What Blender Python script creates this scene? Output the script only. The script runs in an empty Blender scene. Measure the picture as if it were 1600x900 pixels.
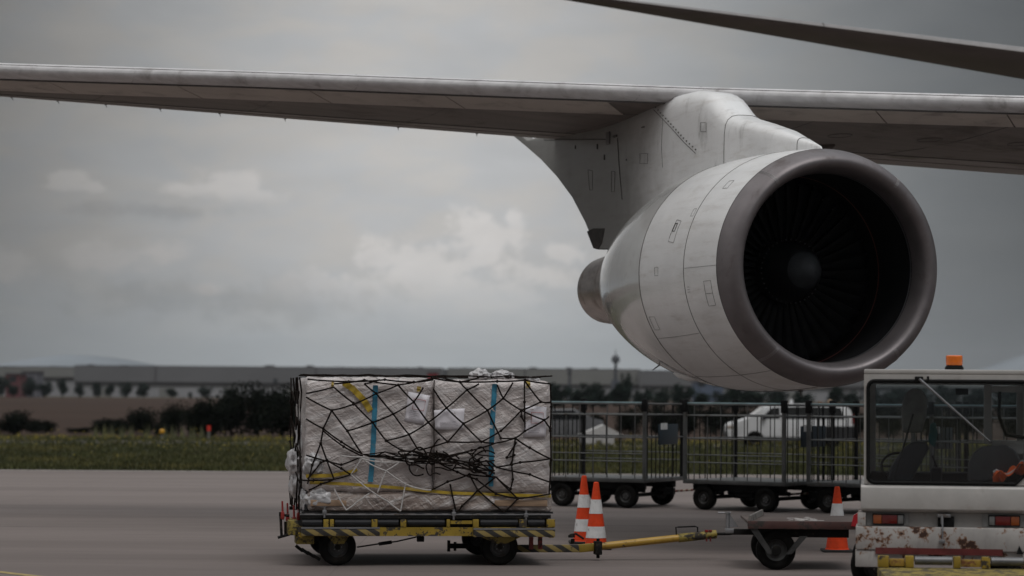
import bpy, bmesh, math, random
import numpy as np
from mathutils import Vector, Matrix, noise
R_ = math.radians
random.seed(7)
S = bpy.context.scene
COL = S.collection

# ------------------------------------------------------------------ camera
FP, CZ, ROLL = 4000.0, 2.15, 0.0070
PITCH = math.atan(161 / FP)
cam_d = bpy.data.cameras.new('camera'); cam = bpy.data.objects.new('camera', cam_d); COL.objects.link(cam)
cam_d.sensor_width = 36; cam_d.lens = 36 * FP / 1600
cam_d.clip_start = 0.5; cam_d.clip_end = 20000
cam_d.dof.use_dof = True; cam_d.dof.focus_distance = 33.0; cam_d.dof.aperture_fstop = 1.5
CM = Matrix.Rotation(R_(90) + PITCH, 4, 'X') @ Matrix.Rotation(ROLL, 4, 'Z')
CM.translation = (0, 0, CZ)
cam.matrix_world = CM
S.camera = cam
CR = CM.to_3x3()
def ray(px, py):
    return (CR @ Vector(((px - 800) / FP, (450 - py) / FP, -1))).normalized()
def at(px, py, Y):
    d = ray(px, py); return Vector((0, 0, CZ)) + d * (Y / d.y)
def gnd(px, py, z=0.0):
    d = ray(px, py); return Vector((0, 0, CZ)) + d * ((z - CZ) / d.z)

# ------------------------------------------------------------------ sun, exposure
SUN_EL, SUN_AZ = R_(60), R_(155)     # azimuth clockwise from +Y
S.view_settings.view_transform = 'Standard'; S.view_settings.look = 'None'
S.view_settings.exposure = 0.0; S.view_settings.gamma = 1.0
sd = bpy.data.lights.new('sun', 'SUN'); sun = bpy.data.objects.new('sun', sd); COL.objects.link(sun)
sd.energy = 0.9; sd.angle = R_(25); sd.color = (1, .97, .93)
sv = Vector((math.sin(SUN_AZ) * math.cos(SUN_EL), math.cos(SUN_AZ) * math.cos(SUN_EL), math.sin(SUN_EL)))
sun.rotation_euler = sv.to_track_quat('Z', 'Y').to_euler()

# ------------------------------------------------------------------ node helper
class NT:
    def __init__(s, nt): s.nt = nt
    def n(s, t, **k):
        nd = s.nt.nodes.new(t)
        for a, b in k.items(): setattr(nd, a, b)
        return nd
    def link(s, a, b): s.nt.links.new(a, b)
    def put(s, sock, v):
        if isinstance(v, bpy.types.NodeSocket): s.link(v, sock)
        else: sock.default_value = v
    def m(s, op, a, b=0.0, c=0.0, clamp=False):
        nd = s.n('ShaderNodeMath', operation=op, use_clamp=clamp)
        s.put(nd.inputs[0], a); s.put(nd.inputs[1], b); s.put(nd.inputs[2], c)
        return nd.outputs[0]
    def mix(s, f, a, b, bt='MIX'):
        nd = s.n('ShaderNodeMix', data_type='RGBA', blend_type=bt)
        s.put(nd.inputs[0], f)
        for i, v in ((6, a), (7, b)):
            if not isinstance(v, bpy.types.NodeSocket): v = tuple(v) + ((1,) if len(v) == 3 else ())
            s.put(nd.inputs[i], v)
        return nd.outputs[2]
    def ss(s, v, lo, hi, a=0.0, b=1.0):
        nd = s.n('ShaderNodeMapRange', interpolation_type='SMOOTHSTEP')
        s.put(nd.inputs['Value'], v); s.put(nd.inputs['From Min'], lo); s.put(nd.inputs['From Max'], hi)
        s.put(nd.inputs['To Min'], a); s.put(nd.inputs['To Max'], b)
        return nd.outputs['Result']
    def noise(s, vec, scale, detail=4, rough=.55, dist=0.0, sc3=None):
        if sc3 is not None:
            mp = s.n('ShaderNodeMapping'); s.link(vec, mp.inputs[0]); mp.inputs['Scale'].default_value = sc3; vec = mp.outputs[0]
        nd = s.n('ShaderNodeTexNoise'); s.link(vec, nd.inputs['Vector'])
        nd.inputs['Scale'].default_value = scale; nd.inputs['Detail'].default_value = detail
        nd.inputs['Roughness'].default_value = rough; nd.inputs['Distortion'].default_value = dist
        return nd.outputs['Fac']

# ------------------------------------------------------------------ world: overcast sky with far cumulus
W = bpy.data.worlds.new('World'); S.world = W; W.use_nodes = True
W.node_tree.nodes.clear(); w = NT(W.node_tree)
out = w.n('ShaderNodeOutputWorld'); bg = w.n('ShaderNodeBackground'); w.link(bg.outputs[0], out.inputs[0])
bg.inputs[1].default_value = 0.1
sky = w.n('ShaderNodeTexSky', sky_type='NISHITA'); sky.sun_disc = False
sky.sun_elevation = SUN_EL; sky.sun_rotation = SUN_AZ; sky.air_density = 1.5; sky.dust_density = 3
tc = w.n('ShaderNodeTexCoord'); sp = w.n('ShaderNodeSeparateXYZ'); w.link(tc.outputs['Generated'], sp.inputs[0])
az = w.m('ARCTAN2', sp.outputs[0], sp.outputs[1]); el = w.m('ARCSINE', sp.outputs[2])
cv = w.n('ShaderNodeCombineXYZ'); w.link(az, cv.inputs[0]); w.link(el, cv.inputs[1])
nA = w.noise(cv.outputs[0], 52, 7, .62, .2, (1, 1.5, 1)); nE = w.noise(cv.outputs[0], 150, 5, .6); nB = w.noise(cv.outputs[0], 11, 5, .6, .3, (1, 4.0, 1)); nC = w.noise(cv.outputs[0], 26, 5, .55, .4, (1, 2.4, 1))
def E(px, py): return (px - 800) / FP, (611 - py) / FP
# veil brightness: brighter gap in the cloud deck ahead, darker to both sides and low
ga = w.m('EXPONENT', w.m('MULTIPLY', w.m('POWER', w.m('ABSOLUTE', w.m('DIVIDE', w.m('SUBTRACT', az, -0.03), 0.155)), 2.0), -1.0))
ge = w.m('EXPONENT', w.m('MULTIPLY', w.m('POWER', w.m('ABSOLUTE', w.m('DIVIDE', w.m('SUBTRACT', el, 0.07), 0.25)), 2.0), -1.0))
glow = w.m('MULTIPLY', ga, ge)
high = w.ss(el, 0.28, 1.25)
lum = w.m('ADD', .62, w.m('MULTIPLY', glow, 4.6))
lum = w.m('ADD', lum, w.m('MULTIPLY', high, 10.0))
side = w.m('MULTIPLY', w.ss(w.m('ABSOLUTE', az), 0.25, 1.4), 0.6)
lum = w.m('ADD', lum, side)
# unseen brighter sky patch high on the left, added to light the cowl
lb = w.m('EXPONENT', w.m('MULTIPLY', w.m('ADD', w.m('POWER', w.m('ABSOLUTE', w.m('DIVIDE', w.m('ADD', az, 1.35), .6)), 2.0), w.m('POWER', w.m('ABSOLUTE', w.m('DIVIDE', w.m('SUBTRACT', el, .68), .4)), 2.0)), -1.0))
lum = w.m('ADD', lum, w.m('MULTIPLY', lb, 7.0))
lum = w.m('MULTIPLY', lum, w.m('ADD', 0.78, w.m('ADD', w.m('MULTIPLY', nB, 0.30), w.m('MULTIPLY', nC, 0.14))))
tint = w.mix(w.ss(nC, .35, .65), (.985, 1.0, 1.02), (1.03, 1.0, .965))
low = w.ss(el, 0.0, 0.06)
tint = w.mix(low, (.93, 1.0, 1.045), tint)
rightblue = w.ss(az, 0.02, 0.18)
tint = w.mix(w.m('MULTIPLY', rightblue, .8), tint, (.93, 1.0, 1.06))
def blobs(lst):
    o = None
    # domain warp
    for (px, py, rx, ry) in lst:
        a0, e0 = E(px, py)
        dx = w.m('DIVIDE', w.m('SUBTRACT', az, a0), rx / FP); dy = w.m('DIVIDE', w.m('SUBTRACT', el, e0), ry / FP)
        d = w.m('SUBTRACT', 1.0, w.m('SQRT', w.m('ADD', w.m('MULTIPLY', dx, dx), w.m('MULTIPLY', dy, dy))))
        o = d if o is None else w.m('SMOOTH_MAX', o, d, 0.25)
    return w.m('ADD', o, w.m('ADD', w.m('MULTIPLY', w.m('SUBTRACT', nA, .5), 2.6), w.m('MULTIPLY', w.m('SUBTRACT', nE, .5), 1.1)))
c1 = blobs([(755, 375, 85, 62), (660, 425, 110, 60), (590, 400, 50, 42), (540, 465, 150, 44), (850, 430, 60, 30), (880, 395, 42, 22), (720, 470, 170, 52), (800, 340, 32, 26)])
c2 = blobs([(360, 300, 62, 32), (300, 305, 58, 20), (410, 315, 50, 18), (105, 292, 34, 18), (110, 302, 60, 10)])
c3 = blobs([(180, 415, 110, 30), (330, 455, 36, 16), (20, 420, 60, 40), (240, 400, 70, 26)])
k1 = w.m('MULTIPLY', w.ss(c1, 0.0, 0.62), w.ss(el, E(0, 520)[1], E(0, 400)[1])); k2 = w.m('MULTIPLY', w.ss(c2, 0.0, 0.6), w.ss(el, E(0, 330)[1], E(0, 298)[1])); k3 = w.ss(c3, 0.0, .8)
nD = w.noise(cv.outputs[0], 38, 6, .62, .5)
g1 = w.m('MULTIPLY', k1, w.m('ADD', .25, w.m('MULTIPLY', nD, 1.15)))
lum2 = w.m('MULTIPLY', lum, w.m('ADD', 1.0, w.m('ADD', w.m('MULTIPLY', g1, .27), w.m('ADD', w.m('MULTIPLY', k2, .21), w.m('MULTIPLY', k3, .14)))))
tint = w.mix(w.m('MULTIPLY', w.m('MAXIMUM', w.m('MAXIMUM', k1, k2), k3), .8), tint, (1.035, 1.0, .975))
# darker grey bank lower left
dk = blobs([(430, 475, 230, 50), (250, 470, 200, 40), (250, 335, 200, 16)])
lum2 = w.m('MULTIPLY', lum2, w.m('SUBTRACT', 1.0, w.m('MULTIPLY', w.ss(dk, 0.0, .9), .15)))
cc = w.n('ShaderNodeVectorMath', operation='SCALE'); w.link(tint, cc.inputs[0]); w.link(lum2, cc.inputs['Scale'])
ground_dark = w.ss(el, -0.02, 0.0)
fin = w.mix(0.985, sky.outputs[0], cc.outputs[0])
fin = w.mix(ground_dark, (.9, .85, .8), fin)
w.link(fin, bg.inputs[0])
W.cycles.sampling_method = 'MANUAL'; W.cycles.sample_map_resolution = 512

# ------------------------------------------------------------------ materials
MT = {}
def M(name, col, rough=.5, metal=0.0, var=.18, scale=6, bump=0.0, bscale=40, dirt=None, dscale=5, dlo=.55, dhi=.7, coat=0.0, sc3=None, spec=.5, rvar=.12):
    if name in MT: return MT[name]
    m = bpy.data.materials.new(name); m.use_nodes = True; MT[name] = m
    t = NT(m.node_tree); b = m.node_tree.nodes['Principled BSDF']
    tc = t.n('ShaderNodeTexCoord').outputs['Object']
    n1 = t.noise(tc, scale, 6, .6, 0, sc3)
    c = t.mix(t.ss(n1, .3, .7), [v * (1 - var) for v in col], [min(1, v * (1 + var)) for v in col])
    if dirt:
        n2 = t.noise(tc, dscale, 7, .65, .4)
        k = t.ss(n2, dlo, dhi)
        c = t.mix(k, c, dirt)
        t.link(t.m('ADD', rough, t.m('MULTIPLY', k, .3)), b.inputs['Roughness'])
    else:
        t.link(t.m('ADD', rough - rvar / 2, t.m('MULTIPLY', n1, rvar)), b.inputs['Roughness'])
    t.link(c, b.inputs['Base Color'])
    b.inputs['Metallic'].default_value = metal; b.inputs['Coat Weight'].default_value = coat
    b.inputs['Specular IOR Level'].default_value = spec
    if bump:
        bp = t.n('ShaderNodeBump'); bp.inputs['Strength'].default_value = bump; bp.inputs['Distance'].default_value = .02
        t.link(t.noise(tc, bscale, 5, .6), bp.inputs['Height']); t.link(bp.outputs[0], b.inputs['Normal'])
    return m

# ------------------------------------------------------------------ mesh builder
class MB:
    def __init__(s): s.bm = bmesh.new()
    def box(s, c, sz, rz=0, rx=0, ry=0, bev=0.0):
        r = bmesh.ops.create_cube(s.bm, size=1)
        vs = r['verts']
        mt = Matrix.Translation(c) @ Matrix.Rotation(rz, 4, 'Z') @ Matrix.Rotation(ry, 4, 'Y') @ Matrix.Rotation(rx, 4, 'X') @ Matrix.Diagonal((sz[0], sz[1], sz[2], 1))
        bmesh.ops.transform(s.bm, matrix=mt, verts=vs)
        if bev > 0:
            es = list({e for v in vs for e in v.link_edges})
            bmesh.ops.bevel(s.bm, geom=es, offset=bev, segments=2, profile=.5, affect='EDGES')
        return s
    def bb(s, x0, x1, y0, y1, z0, z1, bev=0.0):
        return s.box(((x0 + x1) / 2, (y0 + y1) / 2, (z0 + z1) / 2), (abs(x1 - x0), abs(y1 - y0), abs(z1 - z0)), bev=bev)
    def cyl(s, p0, p1, r0, r1=None, seg=14, caps=True):
        p0, p1 = Vector(p0), Vector(p1); r1 = r0 if r1 is None else r1
        d = p1 - p0; q = d.to_track_quat('Z', 'Y').to_matrix()
        a = []; b = []
        for i in range(seg):
            t = 2 * math.pi * i / seg; u = Vector((math.cos(t), math.sin(t), 0))
            a.append(s.bm.verts.new(p0 + q @ (u * r0))); b.append(s.bm.verts.new(p1 + q @ (u * r1)))
        for i in range(seg):
            j = (i + 1) % seg; s.bm.faces.new((a[i], a[j], b[j], b[i]))
        if caps: s.bm.faces.new(a[::-1]); s.bm.faces.new(b)
        return s
    def tube(s, pts, r, seg=6, closed=False):
        pts = [Vector(p) for p in pts]; n = len(pts); rings = []
        up = Vector((0.13, .21, 1)).normalized()
        for i, p in enumerate(pts):
            a = pts[(i - 1) % n] if (closed or i) else p; b = pts[(i + 1) % n] if (closed or i < n - 1) else p
            d = (b - a); d = d.normalized() if d.length > 1e-9 else Vector((1, 0, 0))
            x = d.cross(up)
            x = x.normalized() if x.length > 1e-4 else d.cross(Vector((1, 0, 0))).normalized()
            y = d.cross(x)
            rr = r[i] if isinstance(r, (list, tuple)) else r
            rings.append([s.bm.verts.new(p + (x * math.cos(2 * math.pi * k / seg) + y * math.sin(2 * math.pi * k / seg)) * rr) for k in range(seg)])
        for i in range(n if closed else n - 1):
            A, B = rings[i], rings[(i + 1) % n]
            for k in range(seg): s.bm.faces.new((A[k], A[(k + 1) % seg], B[(k + 1) % seg], B[k]))
        if not closed: s.bm.faces.new(rings[0][::-1]); s.bm.faces.new(rings[-1])
        return s
    def lathe(s, prof, org, ax, seg=64, caps=False):
        org, ax = Vector(org), Vector(ax).normalized(); q = ax.to_track_quat('Z', 'Y').to_matrix(); rings = []
        for a, r in prof:
            rings.append([s.bm.verts.new(org + q @ Vector((r * math.cos(2 * math.pi * k / seg), r * math.sin(2 * math.pi * k / seg), a))) for k in range(seg)])
        for i in range(len(prof) - 1):
            A, B = rings[i], rings[i + 1]
            for k in range(seg): s.bm.faces.new((A[k], A[(k + 1) % seg], B[(k + 1) % seg], B[k]))
        if caps: s.bm.faces.new(rings[0][::-1]); s.bm.faces.new(rings[-1])
        return s
    def prism(s, poly, p0, u, v, d, bev=0.0):
        """polygon (a,b)-> p0+u*a+v*b extruded along d"""
        p0, u, v, d = map(Vector, (p0, u, v, d))
        A = [s.bm.verts.new(p0 + u * a + v * b) for a, b in poly]; B = [s.bm.verts.new(p0 + u * a + v * b + d) for a, b in poly]
        n = len(poly); fs = [s.bm.faces.new(A[::-1]), s.bm.faces.new(B)]
        for i in range(n): fs.append(s.bm.faces.new((A[i], A[(i + 1) % n], B[(i + 1) % n], B[i])))
        if bev:
            es = list({e for f in fs for e in f.edges})
            bmesh.ops.bevel(s.bm, geom=es, offset=bev, segments=2, profile=.5, affect='EDGES')
        return s
    def grid(s, rows):
        V = [[s.bm.verts.new(p) for p in r] for r in rows]
        for i in range(len(V) - 1):
            for j in range(len(V[0]) - 1): s.bm.faces.new((V[i][j], V[i][j + 1], V[i + 1][j + 1], V[i + 1][j]))
        return s
    def build(s, name, mat, parent=None, smooth=35, solid=0.0):
        me = bpy.data.meshes.new(name)
        bmesh.ops.recalc_face_normals(s.bm, faces=s.bm.faces[:])
        s.bm.to_mesh(me); s.bm.free()
        o = bpy.data.objects.new(name, me); COL.objects.link(o)
        mats = mat if isinstance(mat, list) else [mat]
        for q in mats: me.materials.append(q)
        if smooth:
            me.polygons.foreach_set('use_smooth', [True] * len(me.polygons))
            me.set_sharp_from_angle(angle=R_(smooth))
        if solid:
            md = o.modifiers.new('solid', 'SOLIDIFY'); md.thickness = solid; md.offset = 0
        if parent: o.parent = parent
        return o

def tag(o, label=None, cat=None, group=None, kind=None):
    if label: o['label'] = label
    if cat: o['category'] = cat
    if group: o['group'] = group
    if kind: o['kind'] = kind
    return o
MATW = {}
def root(name, loc, rz, label, cat, group=None):
    o = bpy.data.objects.new(name, None); COL.objects.link(o)
    o.location = loc; o.rotation_euler = (0, 0, rz); o.empty_display_size = .3
    mw = Matrix.Translation(loc) @ Matrix.Rotation(rz, 4, 'Z'); MATW[o.name] = mw
    return tag(o, label, cat, group)
def LP(o, px, py, ly):
    """where the sight line through a photograph point meets the plane local y = ly of thing o"""
    inv = MATW[o.name].inverted(); p = inv @ Vector((0, 0, CZ)); d = inv.to_3x3() @ ray(px, py)
    return p + d * ((ly - p.y) / d.y)
def dup(rt, loc, rz, label, group=None):
    r = rt.copy(); COL.objects.link(r); r.location = loc; r.rotation_euler = (0, 0, rz); r['label'] = label
    if group: r['group'] = group
    for ch in list(rt.children):
        c = ch.copy(); COL.objects.link(c); c.parent = r
        for g in list(ch.children):
            d = g.copy(); COL.objects.link(d); d.parent = c
    return r

# ------------------------------------------------------------------ the setting
def sheet(name, x0, x1, y0, y1, z, mat, nx=1, ny=1, amp=0.0):
    b = MB(); rows = []
    for j in range(ny + 1):
        y = y0 + (y1 - y0) * j / ny
        rows.append([(x0 + (x1 - x0) * i / nx, y, z + (amp * noise.noise(Vector((x0 + (x1 - x0) * i / nx, y, 0)) * .05) if amp else 0)) for i in range(nx + 1)])
    b.grid(rows); o = b.build(name, mat, None, smooth=None); o['kind'] = 'structure'; return o

def concrete():
    m = bpy.data.materials.new('apron_concrete'); m.use_nodes = True
    t = NT(m.node_tree); b = m.node_tree.nodes['Principled BSDF']; tc = t.n('ShaderNodeTexCoord').outputs['Object']
    n1 = t.noise(tc, 1, 5, .6, 0, (.05, .55, 1)); n2 = t.noise(tc, 1, 6, .65, 0, (.6, 2.6, 1)); n3 = t.noise(tc, 30, 3, .6)
    n4 = t.noise(tc, 1, 4, .5, .6, (.14, 3.2, 1))
    c = t.mix(t.ss(n1, .3, .7), (.130, .105, .096), (.182, .150, .139))
    c = t.mix(t.m('MULTIPLY', t.ss(n2, .45, .75), .35), c, (.125, .105, .098))
    c = t.mix(t.m('MULTIPLY', t.ss(n4, .58, .72), .35), c, (.11, .092, .086))
    c = t.mix(t.m('MULTIPLY', n3, .25), c, (.26, .24, .23))
    # small dark spots and specks
    n5 = t.noise(tc, 2.2, 5, .7, 0, (1, 2, 1)); c = t.mix(t.m('MULTIPLY', t.ss(n5, .68, .74), .6), c, (.06, .05, .047))
    # apron darker towards the near side, with an uneven edge
    spy = t.n('ShaderNodeSeparateXYZ'); t.link(tc, spy.inputs[0])
    near_dark = t.m('MULTIPLY', t.ss(t.m('ADD', spy.outputs[1], t.m('MULTIPLY', n1, 4.0)), 38.5, 34.5), .3)
    c = t.mix(near_dark, c, (.085, .068, .062))
    for y0_, wd_ in ((40.6, .16), (42.3, .16), (55.0, .3), (58.2, .3)):
        tm = t.m('SUBTRACT', 1.0, t.ss(t.m('ABSOLUTE', t.m('SUBTRACT', t.m('ADD', spy.outputs[1], t.m('MULTIPLY', t.noise(tc, .03, 2), 2.0)), y0_)), wd_ * .4, wd_))
        c = t.mix(t.m('MULTIPLY', tm, t.m('MULTIPLY', t.ss(n2, .3, .7), .38)), c, (.06, .05, .046))
    # slab joints
    br = t.n('ShaderNodeTexBrick'); mp = t.n('ShaderNodeMapping'); t.link(tc, mp.inputs[0]); mp.inputs['Scale'].default_value = (1, 1, 1); mp.inputs['Location'].default_value = (2.1, 1.3, 0)
    t.link(mp.outputs[0], br.inputs['Vector']); br.inputs['Scale'].default_value = 1.0; br.inputs['Brick Width'].default_value = 7.5; br.inputs['Row Height'].default_value = 7.5
    br.offset = 0.0; br.inputs['Mortar Size'].default_value = .014; br.inputs['Mortar Smooth'].default_value = .6
    c = t.mix(t.m('MULTIPLY', br.outputs['Fac'], .35), c, (.07, .06, .055))
    t.link(c, b.inputs['Base Color']); t.link(t.m('ADD', .62, t.m('MULTIPLY', n2, .3)), b.inputs['Roughness'])
    b.inputs['Specular IOR Level'].default_value = .3
    bp = t.n('ShaderNodeBump'); bp.inputs['Strength'].default_value = .25; bp.inputs['Distance'].default_value = .01
    t.link(n3, bp.inputs['Height']); t.link(bp.outputs[0], b.inputs['Normal'])
    return m
GY = gnd(0, 735).y      # near edge of the grass
mg = M('grass_soil', (.034, .036, .018), .9, var=.35, scale=.5, bump=.3, bscale=8, dirt=(.075, .066, .022), dscale=.16, dlo=.5, dhi=.62, spec=.15)
mf = M('bare_field', (.046, .030, .023), .95, var=.12, scale=.02, dirt=(.060, .043, .033), dscale=.008, spec=.1)
sheet('ground', -5000, 5000, -200, 9000, -.012, M('far_ground', (.09, .085, .06), .95, var=.2, scale=.004, spec=.1))
sheet('apron', -120, 160, -60, GY, 0, concrete())
sheet('apron_edge', -120, 160, GY, GY + .55, .004, M('apron_edge', (.29, .26, .24), .9, var=.2, scale=3))
sheet('grass_verge', -160, 200, GY + .5, 112, .010, mg, 90, 20)
sheet('field', -700, 700, 112, 600, -.004, mf)
# painted taxi line, bottom left of the view
pa = gnd(-60, 887); pb = gnd(110, 907)
b = MB(); d = (pb - pa).normalized(); nrm = Vector((-d.y, d.x, 0)) * .075
pts = [pa - d * 30, pa, pb, pb + d * 25]
z4 = Vector((0, 0, .004))
b.grid([[p + nrm + z4 for p in pts], [p - nrm + z4 for p in pts]])
o = b.build('painted_line', M('line_yellow', (.30, .23, .09), .8, var=.2, scale=10, dirt=(.16, .14, .11), dscale=9), None, None); o['kind'] = 'structure'

# hills on the horizon
def hills():
    b = MB(); rows = []
    for j, (Y, k) in enumerate(((5600, 0), (6000, .55), (6600, 1), (7400, .6), (8200, 0))):
        r = []
        for i in range(121):
            X = -4600 + 9200 * i / 120; px = X / Y * FP + 800
            h = 12 + 72 * math.exp(-((px - 130) / 210) ** 2) + 26 * math.exp(-((px - 690) / 130) ** 2) + 110 * math.exp(-((px - 1660) / 150) ** 2) + 9 * noise.noise(Vector((X * .003, 3, 0)))
            r.append((X, Y, h * k - .01))
        rows.append(r)
    b.grid(rows); o = b.build('hills', M('hill_haze_blue', (.20, .225, .25), .95, var=.2, scale=.003, spec=.1)); o['kind'] = 'structure'  # pale blue base carries the distance haze as colour
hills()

# ------------------------------------------------------------------ far buildings
wh_up = M('cladding_grey', (.155, .155, .165), .6, var=.08, scale=.05)
wh_lo = M('cladding_pale', (.30, .30, .32), .6, var=.10, scale=.05)
wh_dk = M('cladding_dark', (.075, .07, .078), .6, var=.1, scale=.05)
wh_pl = M('cladding_cream', (.20, .20, .195), .6, var=.08, scale=.05)
def warehouse(px0, px1, ytop, ystripe, ybase, Y, label, upm, extra=0):
    A = at(px0, ytop, Y); Bp = at(px1, ytop + .007 * (px1 - px0) * 1, Y); L = Bp.x - A.x
    H = A.z; zs = at(px0, ystripe, Y).z
    r = root('warehouse', (A.x, Y, 0), 0, label, 'warehouse')
    MB().bb(0, L, 0, 60, 0, zs - .5).build('wall', wh_lo, r)
    w_ = MB().bb(-.3, L + .3, -.6, 60.3, zs + .3, H).build('upper_wall', upm, r)
    MB().bb(-.1, L + .1, -.3, 60, zs - .5, zs + .3).build('canopy_band', wh_dk, r)
    rf = MB()
    for i in range(int(L / 9)):
        x = 3 + i * 9 + random.uniform(-2, 2); rf.bb(x, x + random.uniform(1, 3), 4, 7, H, H + random.uniform(.2, .6))
    rf.bb(0, L, -.5, 60, H - .01, H + .22)
    rf.build('roof', wh_dk, r)
    for i in range(int(L / 16)):
        MB().bb(5 + i * 16, 9 + i * 16, -.12, .1, 0, min(3.6, zs - 1)).build('loading_door', wh_pl, r)
    for i in range(int(L / 40)):
        MB().bb(20 + i * 40, 20.3 + i * 40, -.75, -.55, zs + .3, H).build('downpipe', wh_dk, r)
    return r
YW = 640
warehouse(118, 690, 572, 598, 620, YW, 'long grey warehouse with a dark band between upper and lower wall, left of the cargo', wh_up)
warehouse(-60, 117, 573, 590, 619, YW + 15, 'paler cream warehouse block at the far left edge of the long warehouse', wh_pl)
warehouse(700, 1000, 576, 601, 622, YW + 30, 'pale low warehouse in the distance between the cargo and the engine', wh_pl)
warehouse(1004, 1345, 580, 604, 624, YW + 10, 'grey and white warehouse in the distance beneath the engine', wh_up)
warehouse(1350, 1700, 585, 606, 626, YW + 26, 'distant low warehouse seen past and through the tug cab', wh_pl)
def far_block(px0, px1, ytop, Y, mat, name, label, cat):
    A = at(px0, ytop, Y); B = at(px1, ytop, Y); L = B.x - A.x
    r = root(name, (A.x, Y, 0), 0, label, cat)
    MB().bb(0, L, 0, 8, 0, A.z - .3).build('wall', mat, r)
    MB().bb(-.2, L + .2, -.2, 8.2, A.z - .3, A.z).build('roof', wh_dk, r)
    n = max(1, int(L / 2.2))
    for i in range(n):
        for k in range(2):
            MB().bb((i + .25) * L / n, (i + .75) * L / n, -.05, .05, .8 + k * 2.6, 2 + k * 2.6).build('window', M('far_glass', (.03, .035, .04), .3, var=.1), r)
    return r
far_block(9, 31, 583, 560, M('red_render', (.13, .045, .05), .8), 'house', 'dark red house among trees at the far left', 'house')
far_block(34, 58, 580, 575, M('grey_render', (.15, .15, .17), .8), 'house', 'grey two storey house right of the dark red one', 'house')
far_block(668, 684, 581, 600, M('red_render2', (.32, .035, .045), .7), 'kiosk', 'small red building just above the top of the cargo', 'building')
far_block(424, 436, 621, 590, MT['red_render2'], 'kiosk', 'tiny red hut left of the cargo above the dark bushes', 'building')
far_block(1085, 1130, 596, 560, M('blue_render', (.10, .13, .19), .7), 'office_block', 'low bluish building in the distance below the engine', 'building')
# mast with a round head
def mast(px, ytop, ybase, Y, label, hr, w0):
    A = at(px, ytop, Y); r = root('mast', (A.x, Y, 0), 0, label, 'mast'); H = A.z
    m = M('mast_grey', (.06, .065, .075), .7)
    MB().cyl((0, 0, 0), (0, 0, H - hr), w0 * .7, w0 * .35, 12).build('tower', m, r)
    if hr > .5:
        MB().lathe([(0, .3), (.3, hr), (hr * 1.2, hr), (hr * 1.7, hr * .7), (hr * 2, .2)], (0, 0, H - hr * 2.4), (0, 0, 1), 16, True).build('head', m, r)
        MB().cyl((0, 0, H - hr * .5), (0, 0, H + .9), .12, .06, 8).build('aerial', m, r)
        MB().cyl((0, 0, 0), (0, 0, H * .45), w0 * 1.5, w0 * 1.2, 12).build('lower_shaft', M('mast_lower', (.09, .1, .12), .7), r)
    else:
        MB().bb(-.4, .4, -.3, .3, H - 1.2, H).build('head', m, r)
mast(962, 552, 610, 560, 'slim tower with a round head rising above the distant trees', .9, .75)
mast(890, 577, 612, 540, 'short dark mast left of the round headed tower', .3, .7)

# ------------------------------------------------------------------ trees and shrubs
leafm = {}
def leaf_mat(name, col):
    m = bpy.data.materials.new(name); m.use_nodes = True; t = NT(m.node_tree); b = m.node_tree.nodes['Principled BSDF']
    tc = t.n('ShaderNodeTexCoord').outputs['Object']
    n1 = t.noise(tc, 1.2, 3, .5); n2 = t.noise(tc, 9, 2, .5)
    c = t.mix(t.ss(n1, .3, .7), [v * .6 for v in col], [v * 1.35 for v in col])
    c = t.mix(t.m('MULTIPLY', t.ss(n2, .5, .7), .5), c, (col[0] * 1.7, col[1] * 1.5, col[2] * .9))
    t.link(c, b.inputs['Base Color']); b.inputs['Roughness'].default_value = .8; b.inputs['Specular IOR Level'].default_value = .03
    leafm[name] = m; return m
leaf_mat('leaf_far', (.020, .030, .026)); leaf_mat('leaf_bush', (.009, .012, .009))
bark = M('bark', (.02, .017, .014), .9, spec=.05)
def crown_mesh(name, seed, w, h, z0, n, ls, lobes, mat, flat=0.0):
    rnd = random.Random(seed); L = []
    for i in range(lobes):
        a = rnd.uniform(0, 6.28); q = rnd.uniform(0, .62); zz = rnd.uniform(.2, .85)
        L.append((q * math.cos(a) * w / 2, q * math.sin(a) * w / 2, z0 + zz * h, rnd.uniform(.2, .42) * min(w, h)))
    vs = []; fs = []
    for i in range(n):
        lx, ly, lz, lr = L[rnd.randrange(lobes)]
        v = Vector((rnd.gauss(0, 1), rnd.gauss(0, 1), rnd.gauss(0, .85))).normalized() * lr * (rnd.random() ** .45) * rnd.uniform(.8, 1.18)
        c = Vector((lx, ly, lz)) + v
        if c.z < z0 * .7 + flat: c.z = z0 * .7 + flat + rnd.uniform(0, .3 * h)
        s = ls * rnd.uniform(.6, 1.4)
        u = Vector((rnd.gauss(0, 1), rnd.gauss(0, 1), rnd.gauss(0, 1))).normalized(); q = u.orthogonal().normalized() * s; p = u.cross(q).normalized() * s * .6
        k = len(vs); vs += [c - q, c + p, c + q, c - p]; fs.append((k, k + 1, k + 2, k + 3))
    me = bpy.data.meshes.new(name); me.from_pydata(vs, [], fs); me.materials.append(mat); return me
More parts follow.
